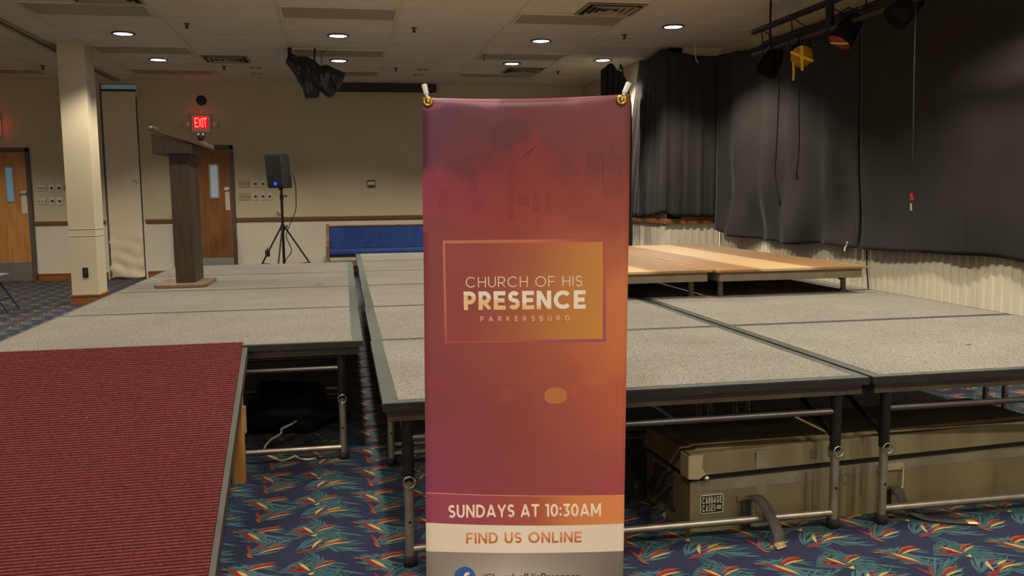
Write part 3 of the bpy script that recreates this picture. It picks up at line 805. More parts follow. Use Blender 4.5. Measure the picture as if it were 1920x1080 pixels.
# ------------------------------------------------------------------ lectern
def lectern():
    t = thing('lectern', 'dark brown wooden lectern with a slanted top standing on the left stage', 'lectern', (-1.27, 7.70, ZS+.0015))
    r = .05
    pts = []
    for cx, cy, a0 in ((.17-r+.01, .32-r, 0), (-.225+r, .32-r, 90), (-.225+r, -.33+r, 180), (.17-r+.01, -.33+r, 270)):
        for k in range(6):
            a = math.radians(a0+k*18); pts.append((cx+r*math.cos(a), cy+r*math.sin(a)))
    MB().prism(pts, 'z', 0, .03).build('base', M['lect_base'], t, bevel=.006)
    c = MB().box((-.072, -.20, .03), (.080, .23, 1.07))
    c.box((.080, .10, .55), (.082, .118, 1.0), 1)
    c.build('column', [M['lect'], M['dark']], t, bevel=.004)
    # desk box, seen from its side
    prof = [(-.18, 1.065), (.115, 1.065), (.125, 1.14), (-.185, 1.225)]
    MB().prism(prof, 'y', -.30, .30).build('desk_box', M['lect'], t, bevel=.004)
    sl = math.atan2(-.135, .44)
    MB().box((-.212, -.325, -.006), (.206, .325, .013), M=T(.004, 0, 1.188) @ RY(-sl)).build('desk_top', M['lect_top'], t, bevel=.004)
    MB().box((.180, -.32, .012), (.204, .32, .034), M=T(.0, 0, 1.188) @ RY(-sl)).build('book_ledge', M['lect_base'], t, bevel=.004)
lectern()
def mic():
    t = thing('microphone', 'dark round microphone head with a glint on the lectern low edge', 'microphone', (-1.095, 7.50, ZS+1.206))
    MB().lathe([(.0, -.034), (.018, -.030), (.031, -.012), (.033, .004), (.027, .020), (.013, .031), (0, .034)], 16).build('head', mat('mic_foam', (30, 29, 30), .35, var=.1, spec=.6), t)
    MB().tube([(0, 0, -.032), (-.02, .05, -.052)], .010, 8).build('neck', M['blackm'], t)
mic()
o = MB().tube([(-.03, 0, 0), (-.01, 0, .008), (.012, 0, .002), (.035, 0, -.006)], [.006, .01, .008, .004], 8).build('paper_clip', M['chrome'])
o.location = (-1.425, 7.36, ZS+1.265); tag(o, 'small shiny clip lying on the lectern raised top edge', 'clip')

# ------------------------------------------------------------------ speaker on tripod
SX, SY = -.905, 14.0
def speaker():
    t = thing('loudspeaker', 'black loudspeaker with a blue light on a tripod before the back wall', 'speaker', (SX-.005, SY, 1.462), math.radians(-33))
    # trapezoid plan, front toward -y, leaning slightly
    H = .52; sh = -.085
    def ring(z, s): return [(-.155*s+sh*z, -.13, z), (.155*s+sh*z, -.13, z), (.10*s+sh*z, .16, z), (-.10*s+sh*z, .16, z)]
    MB().hexa(ring(0, 1)+ring(H, 1.02)).build('cabinet', M['spk'], t, bevel=.018, seg=3)
    MB().hexa([(-.135, -.136, .03), (.135, -.136, .03), (.135, -.128, .03), (-.135, -.128, .03), (-.14+sh*.49, -.136, .49), (.14+sh*.49, -.136, .49), (.14+sh*.49, -.128, .49), (-.14+sh*.49, -.128, .49)]).build('grille', M['black'], t, bevel=.003)
    MB().lathe([(0, .004), (.024, .004), (.026, 0)], 18, M=T(-.0, -.137, .062) @ RX(PI/2)).build('status_light', M['led'], t)
    MB().box((-.05, .155, .18), (.05, .17, .34)).build('rear_panel', M['dark'], t)
    MB().tube([(0, .0, -.0), (0, 0, -.03)], .032, 12).build('pole_socket', M['blackm'], t)
speaker()
def stand():
    t = thing('speaker_stand', 'black tripod stand holding the loudspeaker behind the left stage', 'tripod stand', (SX, SY, 0))
    MB().tube([(0, 0, 1.430), (0, 0, 1.27)], .0175, 10).tube([(0, 0, 1.30), (0, 0, .10)], .021, 10).build('pole', M['blackm'], t)
    MB().tube([(0, 0, 1.36), (0, 0, 1.28)], .028, 12).build('collar', M['black'], t)
    MB().tube([(.02, 0, 1.335), (.07, 0, 1.335)], .008, 8).tube([(.07, 0, 1.315), (.07, 0, 1.355)], .009, 8).build('knob', M['black'], t)
    MB().tube([(0, 0, .90), (0, 0, .80)], .034, 12).build('hub', M['black'], t)
    MB().tube([(.02, 0, .86), (.065, 0, .875)], .008, 8).tube([(.065, 0, .85), (.065, 0, .90)], .008, 8).build('knob', M['black'], t)
    MB().tube([(0, 0, .30), (0, 0, .24)], .03, 12).build('lower_collar', M['black'], t)
    for dx, dy, k in ((-.475, -.05, 1), (.56, -.05, 1), (-.10, -.42, 1)):
        leg = MB().tube([(dx*.06, dy*.06, .86), (dx, dy, .03)], .013, 8).build('leg', M['blackm'], t)
        MB().tube([(dx*.86, dy*.86, .135), (dx, dy, .012)], .017, 8).build('foot_cap', M['rubber'], leg)
        MB().tube([(dx*.05, dy*.05, .27), (dx*.66, dy*.66, .315)], .008, 6).build('strut', M['blackm'], leg)
stand()
def bez(p, n=10):
    """smooth path through points (Catmull-Rom)"""
    P = [Vector(q) for q in p]; P = [P[0]*2-P[1]]+P+[P[-1]*2-P[-2]]; r = []
    for i in range(1, len(P)-2):
        for k in range(n):
            t = k/n
            a, b, c, d = P[i-1:i+3]
            r.append(.5*((2*b)+(c-a)*t+(2*a-5*b+4*c-d)*t*t+(3*b-a-3*c+d)*t**3))
    r.append(P[-2]); return r
o = MB().tube(bez([(SX+.17, SY+.02, 1.68), (SX+.21, SY-.01, 1.55), (SX+.215, SY, 1.33), (SX+.20, SY, 1.12), (SX+.10, SY-.03, .88), (SX+.05, SY-.04, .72), (SX+.12, SY-.05, .50), (SX+.02, SY-.06, .33), (SX+.0, SY-.08, .04), (SX+.25, SY-.2, .008)]), .008, 6).build('speaker_cable', M['black'])
tag(o, 'black cable looping down from the loudspeaker beside its stand', 'cable')
o = MB().box((-.035, -.02, -.05), (.035, .02, .05)).tube([(0, 0, .05), (.0, 0, .09)], .01, 8).build('power_adapter', M['black'], bevel=.005)
o.location = (SX-.235, SY-.075, .47); tag(o, 'small black adapter box strapped to the left leg of the tripod stand', 'adapter')

# ------------------------------------------------------------------ pew
def pew():
    t = thing('pew', 'long pew with royal blue upholstery against the back wall', 'pew', (.9, 14.75, 0))
    x0, x1 = -1.12, 1.15
    prof = [(-.40, 0), (.16, 0), (.22, .45), (.25, .87), (.14, .87), (.10, .62), (.02, .60), (-.34, .58), (-.42, .54), (-.38, .3)]
    for x in (x0-.05, x1):
        MB().prism(prof, 'x', x, x+.05).build('end_panel', M['pewwood'], t, bevel=.01)
    MB().box((x0, -.40, .385), (x1, .08, .465)).build('seat_cushion', M['blue'], t, bevel=.025, seg=4)
    MB().box((x0, -.34, .345), (x1, .10, .383)).build('seat_board', M['pewwood'], t)
    MB().hexa([(x0, .04, .46), (x1, .04, .46), (x1, .12, .46), (x0, .12, .46), (x0, .13, .825), (x1, .13, .825), (x1, .19, .825), (x0, .19, .825)]).build('back_cushion', M['blue'], t, bevel=.02, seg=3)
    MB().box((x0, .12, .826), (x1, .21, .846)).build('top_rail', M['pewwood'], t, bevel=.004)
pew()

# ------------------------------------------------------------------ curtains
def curtain(name, label, top, bot, ztop, zbot, folds, amp, nu=90, nv=46, seed=1, nrm=None, swag=0.):
    """hanging cloth. top/bot: 2D polylines (x,y); ztop/zbot: lists of (s,z); folds: waves along s"""
    rnd = random.Random(seed)
    def along(poly, s):
        L = [0]
        for a, b in zip(top, top[1:]): L.append(L[-1]+math.dist(a, b))
        d = s*L[-1]
        for i in range(len(poly)-1):
            if d <= L[i+1] or i == len(poly)-2:
                f = (d-L[i])/max(1e-6, L[i+1]-L[i])
                a, b = poly[i], poly[i+1]
                return Vector((a[0]+(b[0]-a[0])*f, a[1]+(b[1]-a[1])*f)), Vector((b[0]-a[0], b[1]-a[1])).normalized()
    def interp(tab, s):
        for (a, z0), (b, z1) in zip(tab, tab[1:]):
            if s <= b:
                f = (s-a)/max(1e-6, b-a); f = f*f*(3-2*f)
                return z0+(z1-z0)*f
        return tab[-1][1]
    ph = [rnd.uniform(0, 6.28) for _ in range(6)]
    def fn(u, v):
        p, d = along(top, u); q, e = along(bot, u)
        zt = interp(ztop, u); zb = interp(zbot, u)
        x = q+(p-q)*v; n = Vector((e.y, -e.x))
        if nrm: n = Vector(nrm)
        k = 1-v
        w = math.sin(folds*2*PI*u+ph[0]+.6*math.sin(5*u+ph[1]))*(.45+.55*k)
        w += .55*math.sin(folds*1.7*2*PI*u+ph[2]+1.2*k)*k
        w += .5*math.sin(folds*.53*2*PI*u+ph[3]+2.2*k)*(.3+.7*k)
        # draped swags low down
        w += swag*math.sin(folds*.9*PI*u+ph[4])*math.sin(7*k*k+2.5*u+ph[5])*k*k
        o = n*(amp*(w+1.2))
        z = zb+(zt-zb)*v
        return (x.x+o.x, x.y+o.y, z)
    o = MB().grid(nu, nv, fn).build(name, M['drape'], solid=.004)
    return tag(o, label, 'curtain', 'black stage curtains')
curtain('curtain', 'black curtain on the right wall with a lit patch under the yellow gel lamp',
        [(4.97, 11.13), (4.97, 7.93)], [(4.97, 11.14), (4.97, 7.81)],
        [(0, 3.12), (.12, 3.10), (.3, 3.05), (.5, 3.09), (.8, 3.08), (1, 3.09)], [(0, .83), (.05, .80), (.15, .76), (.4, .755), (.6, .735), (.8, .78), (1, .765)], 4.3, .027, 140, 70, 11, (-1, 0), 2.2)
curtain('curtain', 'wide black curtain at the right edge with a red plug hanging before it',
        [(4.975, 7.90), (4.975, 2.2)], [(4.975, 7.78), (4.975, 2.2)],
        [(0, 3.09), (1, 3.10)], [(0, .76), (.2, .785), (.3, .80), (.42, .775), (.6, .79), (1, .78)], 5, .018, 150, 60, 23, (-1, 0), 2.0)
curtain('curtain', 'black curtain wrapped round the wall corner behind the wooden risers',
        [(4.25, 12.28), (4.22, 11.22), (4.965, 11.22)], [(4.25, 13.2), (4.22, 11.22), (4.965, 11.22)],
        [(0, 3.20), (.2, 3.17), (.5, 3.21), (.58, 3.20), (.70, 3.155), (.85, 3.12), (1, 3.12)], [(0, .985), (.3, .985), (.5, 1.02), (.58, 1.06), (.68, 1.0), (1, .99)], 11, .009, 150, 40, 5, None, .6)
def small_curtain():
    top = [(3.768, 3.107), (3.881, 3.205), (3.954, 3.212), (3.995, 3.118), (4.02, 3.10), (4.051, 3.205), (4.075, 3.19), (4.117, 3.051), (4.199, 2.86), (4.235, 2.59)]
    def zt(x):
        for (a, z0), (b, z1) in zip(top, top[1:]):
            if x <= b: return z0+(z1-z0)*(x-a)/(b-a)
        return top[-1][1]
    def fn(u, v):
        xb = 3.768+.49*u; xt = 3.768+.467*u
        z = .12+(zt(xt)-.12)*v
        # right edge slants outward as it drops
        x = xt+(xb-xt)*(1-v)
        return (x, 12.6+.022*math.sin(2*PI*5.5*u+.4)+.01*math.sin(2*PI*11*u), z)
    k = 12.25/12.6
    fn0 = fn
    def fn(u, v):
        x, y, z = fn0(u, v)
        return (x*k, 12.25+(y-12.6), 1.33+(z-1.33)*k)
    o = MB().grid(70, 40, fn).build('curtain', M['drape'], solid=.004)
    tag(o, 'narrow black curtain hung by white hooks at the back right corner', 'curtain', 'black stage curtains')
    for x, z, w in ((3.925, 3.215, 'left'), (4.03, 3.11, 'right')):
        h = MB().tube(bez([(0, 0, HC-1.33-(z-1.33)*k), (0, 0, .05), (.012, 0, .0), (.03, 0, -.012), (.04, 0, .01)]), .006, 6).build('curtain_hook', M['white'])
        h.location = (x*k, 12.215, 1.33+(z-1.33)*k); tag(h, 'white ceiling hook at the %s peak of the narrow curtain' % w, 'hook')
small_curtain()
h = MB().tube(bez([(0, 0, .17), (0, 0, .05), (.01, 0, 0), (.03, 0, -.03), (.035, 0, -.05)]), .006, 6).build('curtain_hook', M['white'])
h.location = (4.60, 11.10, 3.06); tag(h, 'white ceiling hook hanging before the curtain at the wall corner', 'hook')
h = MB().tube(bez([(0, 0, .05), (.012, .02, .02), (0, .035, -.01), (-.01, .02, -.04)]), .008, 6).build('curtain_clip', M['white'])
h.location = (4.9, 7.93, .77); tag(h, 'small white clip at the curtain hem above the right riser corner', 'clip')
# thin cord on the ribbed wall
o = MB().tube(bez([(5.035, 7.83, 1.0), (5.035, 7.80, .75), (5.035, 7.79, .55), (5.035, 7.75, .36), (5.035, 7.72, .02)]), .006, 6).build('thin_wire', M['black'])
tag(o, 'thin dark wire running down the ribbed wall beside the wooden riser corner', 'wire')

# ------------------------------------------------------------------ lighting truss
TXX = 4.3
def truss():
    t = thing('lighting_truss', 'dark two pipe lighting truss hung from the ceiling before the right curtains', 'truss', (TXX, 0, 0))
    y0, y1 = 8.82, 1.5
    MB().tube([(0, y0, 2.992), (0, y1, 2.992)], .030, 12).build('upper_pipe', M['blackm'], t)
    MB().tube([(0, y0, 2.755), (0, y1, 2.755)], .020, 12).build('lower_pipe', mat('grey_brown_pipe', (62, 56, 50), .5, metal=.2, var=.08), t)
    MB().tube([(.1, y0-.05, 2.86), (.1, y1, 2.86)], .012, 8).build('rear_chord', M['blackm'], t)
    y = y0-.18; k = 0
    while y > 3.2:
        for q in (.16, -.16):
            MB().tube([(0, y, 2.985), (.1, y+q, 2.86)], .006, 6).build('strut', M['blackm'], t)
        y -= .62
    for y in (8.45, 7.33, 4.6):
        MB().tube([(0, y, HC), (0, y, 2.735)], .012 if y != 7.33 else .034, 10).build('hanger', M['blackm'], t)
truss()
def par(y, z, rx, ry, label, gel, strips=True, sc=1.):
    t = thing('stage_spotlight', label, 'stage lamp', (TXX, y, 2.755), 0, 'stage lamps on the truss')
    MB().tube([(0, 0, .03), (0, 0, -.06)], .014, 8).tube([(-.03, 0, .0), (.03, 0, 0)], .03, 10).build('clamp', M['blackm'], t)
    d = Matrix.Translation((0, 0, z-2.755)) @ Euler((rx, 0, ry)).to_matrix().to_4x4()
    # can axis along -z local after rotation
    MB().lathe([(0, .13), (.05, .13), (.075, .10), (.095*sc, -.02), (.105*sc, -.13), (.10*sc, -.13), (.085*sc, -.10), (0, -.10)], 20, M=d).build('can', M['matte'], t)
    MB().tube([(-.105, 0, 0), (-.11, 0, .12), (0, 0, .18), (.11, 0, .12), (.105, 0, 0)], .008, 6, M=Matrix.Translation((0, 0, z-2.755))).build('yoke', M['blackm'], t)
    if gel:
        g = MB().lathe([(0, -.135), (.102*sc, -.135), (.102*sc, -.139), (0, -.139)], 20, M=d).build('colour_gel', M[gel], t)
        s = MB()
        s.box((-.115, -.012, -.146), (.115, .012, -.141), M=d @ RZ(.4)).box((-.012, -.10, -.1465), (.012, .13, -.1415), M=d @ RZ(-.1)) if strips else s.box((-.11, -.01, -.146), (.11, .01, -.141), M=d @ RZ(.3))
        s.build('tape_strip', M['yellow'], g)
    return t
amb = par(7.86, 2.62, math.radians(-72), math.radians(-18), 'stage lamp with an amber gel crossed by yellow tape', 'amber')
par(7.03, 2.70, math.radians(-34), math.radians(-95), 'stage lamp with a red gel and yellow frame edge', 'redgel', False)
par(6.24, 2.72, math.radians(-48), math.radians(-100), 'dark stage lamp without a gel, nearest the camera', None, True, 1.0)
par(8.40, 2.64, math.radians(-30), math.radians(-70), 'dark stage lamp at the far end of the truss', None, True, 1.1)
MB().tube(bez([(-.10, -.08, -.225), (-.10, -.09, -.315), (-.10, -.09, -.395)]), .011, 6).build('tape_tail', M['yellow'], amb)
def cord(pts, plug, label, m='black'):
    t = thing('hanging_cord', label, 'cord', pts[0], 0, 'cords hanging from the truss')
    p0 = Vector(pts[0])
    MB().tube([q-p0 for q in bez(pts)], .006, 6).build('cable', M[m], t)
    e = Vector(pts[-1])-p0
    MB().tube([e+Vector((0, 0, .005)), e+Vector((.01, 0, -.05))], [.011, .018], 8).build('plug', M[plug], t)
    return t
cord([(4.3, 8.27, 2.745), (4.3, 8.24, 2.3), (4.3, 8.27, 1.75), (4.3, 8.28, 1.5), (4.3, 8.19, 1.24)], 'black', 'thin black cord hanging longest, over the lit curtain patch')
cord([(4.3, 7.83, 2.745), (4.3, 7.84, 2.2), (4.3, 7.82, 1.75), (4.3, 7.86, 1.49)], 'rubber', 'thin black cord hanging below the amber stage lamp')
c3 = cord([(4.3, 6.13, 2.745), (4.3, 6.12, 2.2), (4.3, 6.10, 1.7), (4.3, 6.1, 1.30)], 'redgel', 'thin dark cord ending in a red plug before the wide curtain', 'black')
MB().tube([(0, -.03, -1.52), (0, -.035, -1.575)], .008, 8).build('plug_tip', M['greyp'], c3)

# ------------------------------------------------------------------ black bundle hung from the ceiling
def bundle():
    px = [(-.62, 3.16), (-.57, 3.17), (-.50, 3.13), (-.44, 3.14), (-.36, 3.125), (-.28, 3.08), (-.22, 3.02), (-.13, 3.03), (-.05, 3.0), (.03, 2.96), (.107, 2.925), (.06, 2.82), (.02, 2.74), (-.06, 2.64), (-.12, 2.612), (-.17, 2.64), (-.235, 2.70), (-.255, 2.62), (-.33, 2.60), (-.43, 2.605), (-.455, 2.72), (-.52, 2.83), (-.53, 2.87), (-.66, 3.06)]
    N = len(px)
    def inside(x, z):
        c = False; j = N-1
        for i in range(N):
            if (px[i][1] > z) != (px[j][1] > z) and x < (px[j][0]-px[i][0])*(z-px[i][1])/(px[j][1]-px[i][1])+px[i][0]: c = not c
            j = i
        return c
    def dist(x, z):
        m = 9
        for i in range(N):
            a = Vector(px[i]); b = Vector(px[(i+1) % N]); p = Vector((x, z)); ab = b-a
            t = max(0, min(1, (p-a).dot(ab)/ab.length_squared)); m = min(m, (p-a-ab*t).length)
        return m
    from mathutils.geometry import delaunay_2d_cdt
    from mathutils import noise
    pts = []
    edge = []
    for i in range(N):
        a = Vector(px[i]); b = Vector(px[(i+1) % N])
        for k in range(4): pts.append(a.lerp(b, k/4))
    ne = len(pts)
    edges = [(i, (i+1) % ne) for i in range(ne)]
    x = -.66
    while x < .11:
        z = 2.6
        while z < 3.18:
            if inside(x, z) and dist(x, z) > .012: pts.append(Vector((x+random.uniform(-.004, .004), z+random.uniform(-.004, .004))))
            z += .02
        x += .02
    vs, es, fs, *_ = delaunay_2d_cdt(pts, edges, [], 1, 1e-5)
    mb = MB()
    front = []; back = []
    for v in vs:
        d = min(.12, dist(v.x, v.y))
        nz = noise.noise(Vector((v.x*5+v.y*3, v.y*2.5, 1.3)))*.09+noise.noise(Vector((v.x*16+v.y*6, v.y*6, 4.1)))*.05
        k = min(1, d/.05)
        front.append((v.x, 11.97-.02-math.sqrt(d/.12)*.14-nz*k, v.y)); back.append((v.x, 11.97+.05+math.sqrt(d/.12)*.2+nz*k*.7, v.y))
    n = len(front)
    F = []
    for f in fs:
        F.append(tuple(f)); F.append(tuple(n+i for i in reversed(f)))
    # rim
    cnt = {}
    for f in fs:
        for i in range(len(f)):
            e = (f[i], f[(i+1) % len(f)]); cnt[e] = cnt.get(e, 0)+1
    for (a, b) in cnt:
        if (b, a) not in cnt: F.append((a, n+a, n+b, b))
    mb.add(front+back, F, 0, True)
    t = thing('black_bundle', 'bunched black plastic sheet wrapped round a device hung under the ceiling', 'bundle', (0, 0, 0))
    b = mb.build('plastic_sheet', M['sheet'], t)
    MB().tube([(-.60, 11.9, 3.14), (-.60, 11.9, HC)], .025, 10).tube([(-.30, 11.9, 3.0), (-.28, 11.9, HC)], .012, 8).build('ceiling_mount', M['blackm'], t)
    MB().tube(bez([(-.20, 11.85, 3.02), (-.20, 11.8, 3.12), (-.17, 11.8, 3.17), (-.13, 11.82, 3.215), (-.12, 11.82, HC)]), .005, 6).build('wire', M['sprk'], t)
bundle()

# ------------------------------------------------------------------ banner
YAW = .189
def banner_print(name, mult=1.0, kind='main', fade=None):
    """printed gradient: purple and crimson at the top, orange to the right, mauve to the left; object coords in metres"""
    m = bpy.data.materials.new(name); t, n, l = nt(m); b = n['Principled BSDF']
    b.inputs['Roughness'].default_value = .42; b.inputs['Specular IOR Level'].default_value = .35
    tc = n.new('ShaderNodeTexCoord'); s = n.new('ShaderNodeSeparateXYZ'); l.new(tc.outputs['Object'], s.inputs[0])
    no = n.new('ShaderNodeTexNoise'); no.inputs['Scale'].default_value = 4.5; no.inputs['Detail'].default_value = 2
    l.new(tc.outputs['Object'], no.inputs['Vector'])
    def ramp(stops, fac):
        r = n.new('ShaderNodeValToRGB'); e = r.color_ramp.elements
        r.color_ramp.interpolation = 'EASE' if kind == 'main' else 'LINEAR'
        e[0].position = stops[0][0]; e[0].color = lin(*stops[0][1])
        e[1].position = stops[-1][0]; e[1].color = lin(*stops[-1][1])
        for p, c in stops[1:-1]:
            q = e.new(p); q.color = lin(*c)
        l.new(fac, r.inputs['Fac']); return r.outputs['Color']
    def mr(val, a, c, d=0., e=1.):
        k = n.new('ShaderNodeMapRange'); k.inputs['From Min'].default_value = a; k.inputs['From Max'].default_value = c
        k.inputs['To Min'].default_value = d; k.inputs['To Max'].default_value = e
        l.new(val, k.inputs['Value']); return k.outputs['Result']
    def mix(f, a, c):
        k = n.new('ShaderNodeMix'); k.data_type = 'RGBA'
        if isinstance(f, float): k.inputs['Factor'].default_value = f
        else: l.new(f, k.inputs['Factor'])
        l.new(a, k.inputs['A']); l.new(c, k.inputs['B']); return k.outputs['Result']
    fz = mr(s.outputs['Z'], 0, 1.62); fx = mr(s.outputs['X'], -.30, .31)
    nz = mr(no.outputs['Fac'], .25, .75, -.05, .05)
    ad = n.new('ShaderNodeMath'); l.new(fz, ad.inputs[0]); l.new(nz, ad.inputs[1]); fzn = ad.outputs[0]
    if kind == 'main':
        lf = ramp([(.26, (148, 70, 104)), (.34, (146, 72, 92)), (.45, (138, 72, 80)), (.60, (146, 76, 76)), (.74, (142, 72, 74)), (.80, (158, 66, 84)), (.845, (160, 62, 86)), (.885, (96, 54, 76)), (.95, (98, 55, 75)), (.985, (108, 62, 82)), (1., (134, 84, 108))], fzn)
        md = ramp([(.26, (152, 76, 76)), (.40, (150, 76, 68)), (.55, (160, 82, 70)), (.68, (152, 76, 66)), (.80, (156, 64, 58)), (.87, (138, 52, 50)), (.93, (108, 53, 60)), (.985, (112, 58, 70)), (1., (146, 86, 108))], fzn)
        rt = ramp([(.26, (168, 82, 82)), (.34, (170, 86, 78)), (.44, (186, 100, 72)), (.56, (204, 122, 72)), (.64, (206, 124, 74)), (.72, (182, 102, 72)), (.82, (154, 74, 62)), (.90, (124, 62, 60)), (.97, (122, 64, 70)), (1., (142, 84, 100))], fzn)
        a = mix(mr(fx, 0, .5), lf, md); col = mix(mr(fx, .5, 1), a, rt)
    elif kind == 'band':
        col = ramp([(0, (164, 76, 104)), (.35, (172, 82, 86)), (.6, (186, 98, 74)), (.8, (226, 142, 80)), (1, (232, 148, 88))], fx)
    elif kind == 'grey':
        c1 = ramp([(0, (124, 112, 104)), (.45, (186, 174, 160)), (.6, (172, 160, 146)), (1, (112, 102, 94))], fx)
        c2 = ramp([(0, (140, 126, 116)), (.5, (150, 138, 126)), (1, (120, 110, 102))], fx)
        col = mix(mr(s.outputs['Z'], .16, .25), c1, c2)
    elif kind == 'white':
        col = ramp([(0, (224, 206, 180)), (.5, (234, 218, 196)), (1, (222, 204, 182))], fx)
    elif kind == 'panel':
        rd = n.new('ShaderNodeMath'); rd.operation = 'ADD'
        l.new(mr(s.outputs['X'], -.2, .28, 0, 1), rd.inputs[0]); l.new(mr(s.outputs['Z'], .89, 1.19, .08, -.08), rd.inputs[1])
        col = ramp([(0, (162, 76, 76)), (.2, (162, 78, 70)), (.5, (180, 102, 70)), (.78, (202, 134, 68)), (1, (214, 146, 64))], rd.outputs[0])
    elif kind == 'border':
        rd = n.new('ShaderNodeMath'); rd.operation = 'ADD'
        l.new(mr(s.outputs['X'], -.2, .28, 0, .6), rd.inputs[0]); l.new(mr(s.outputs['Z'], .89, 1.19, .5, 0.), rd.inputs[1])
        col = ramp([(0, (206, 130, 92)), (.35, (204, 120, 86)), (.55, (180, 82, 82)), (.75, (196, 96, 76)), (1, (170, 84, 108))], rd.outputs[0])
    elif kind == 'presence':
        rd = n.new('ShaderNodeMath'); rd.operation = 'ADD'
        l.new(mr(s.outputs['X'], -.144, .219, -.028, .028), rd.inputs[0]); l.new(s.outputs['Z'], rd.inputs[1])
        r = n.new('ShaderNodeValToRGB'); e = r.color_ramp.elements; r.color_ramp.interpolation = 'LINEAR'
        l.new(mr(rd.outputs[0], 1.003, 1.009), r.inputs['Fac'])
        e[0].color = lin(234, 192, 140); e[1].color = lin(236, 222, 200); col = r.outputs['Color']
    elif kind == 'sunday':
        col = ramp([(0, (226, 172, 186)), (.3, (244, 222, 200)), (.55, (240, 212, 186)), (1, (248, 224, 190))], mr(s.outputs['Z'], .345, .392))
    elif kind == 'find':
        col = ramp([(0, (190, 104, 52)), (.45, (196, 110, 58)), (.5, (214, 136, 90)), (1, (220, 146, 104))], mr(s.outputs['Z'], .265, .302))
    mx = n.new('ShaderNodeMix'); mx.data_type = 'RGBA'; mx.blend_type = 'MULTIPLY'; mx.inputs['Factor'].default_value = 1
    l.new(col, mx.inputs['A'])
    if fade:
        f = mr(s.outputs['Z'], fade[0], fade[1], 1., mult)
        cb = n.new('ShaderNodeCombineColor')
        for i, q in enumerate((.90, .82, .81)):
            mm = n.new('ShaderNodeMath'); mm.operation = 'MULTIPLY'; mm.inputs[1].default_value = q
            l.new(f, mm.inputs[0]); l.new(mm.outputs[0], cb.inputs[i])
        l.new(cb.outputs[0], mx.inputs['B'])
    else:
        mm = mult if isinstance(mult, tuple) else (mult,)*3
        base = (.90, .82, .81) if kind == 'main' else (.84, .80, .80) if kind in ('panel', 'border', 'band') else (1, 1, 1)
        mx.inputs['B'].default_value = (mm[0]*base[0], mm[1]*base[1], mm[2]*base[2], 1)
    l.new(mx.outputs['Result'], b.inputs['Base Color'])
    return m
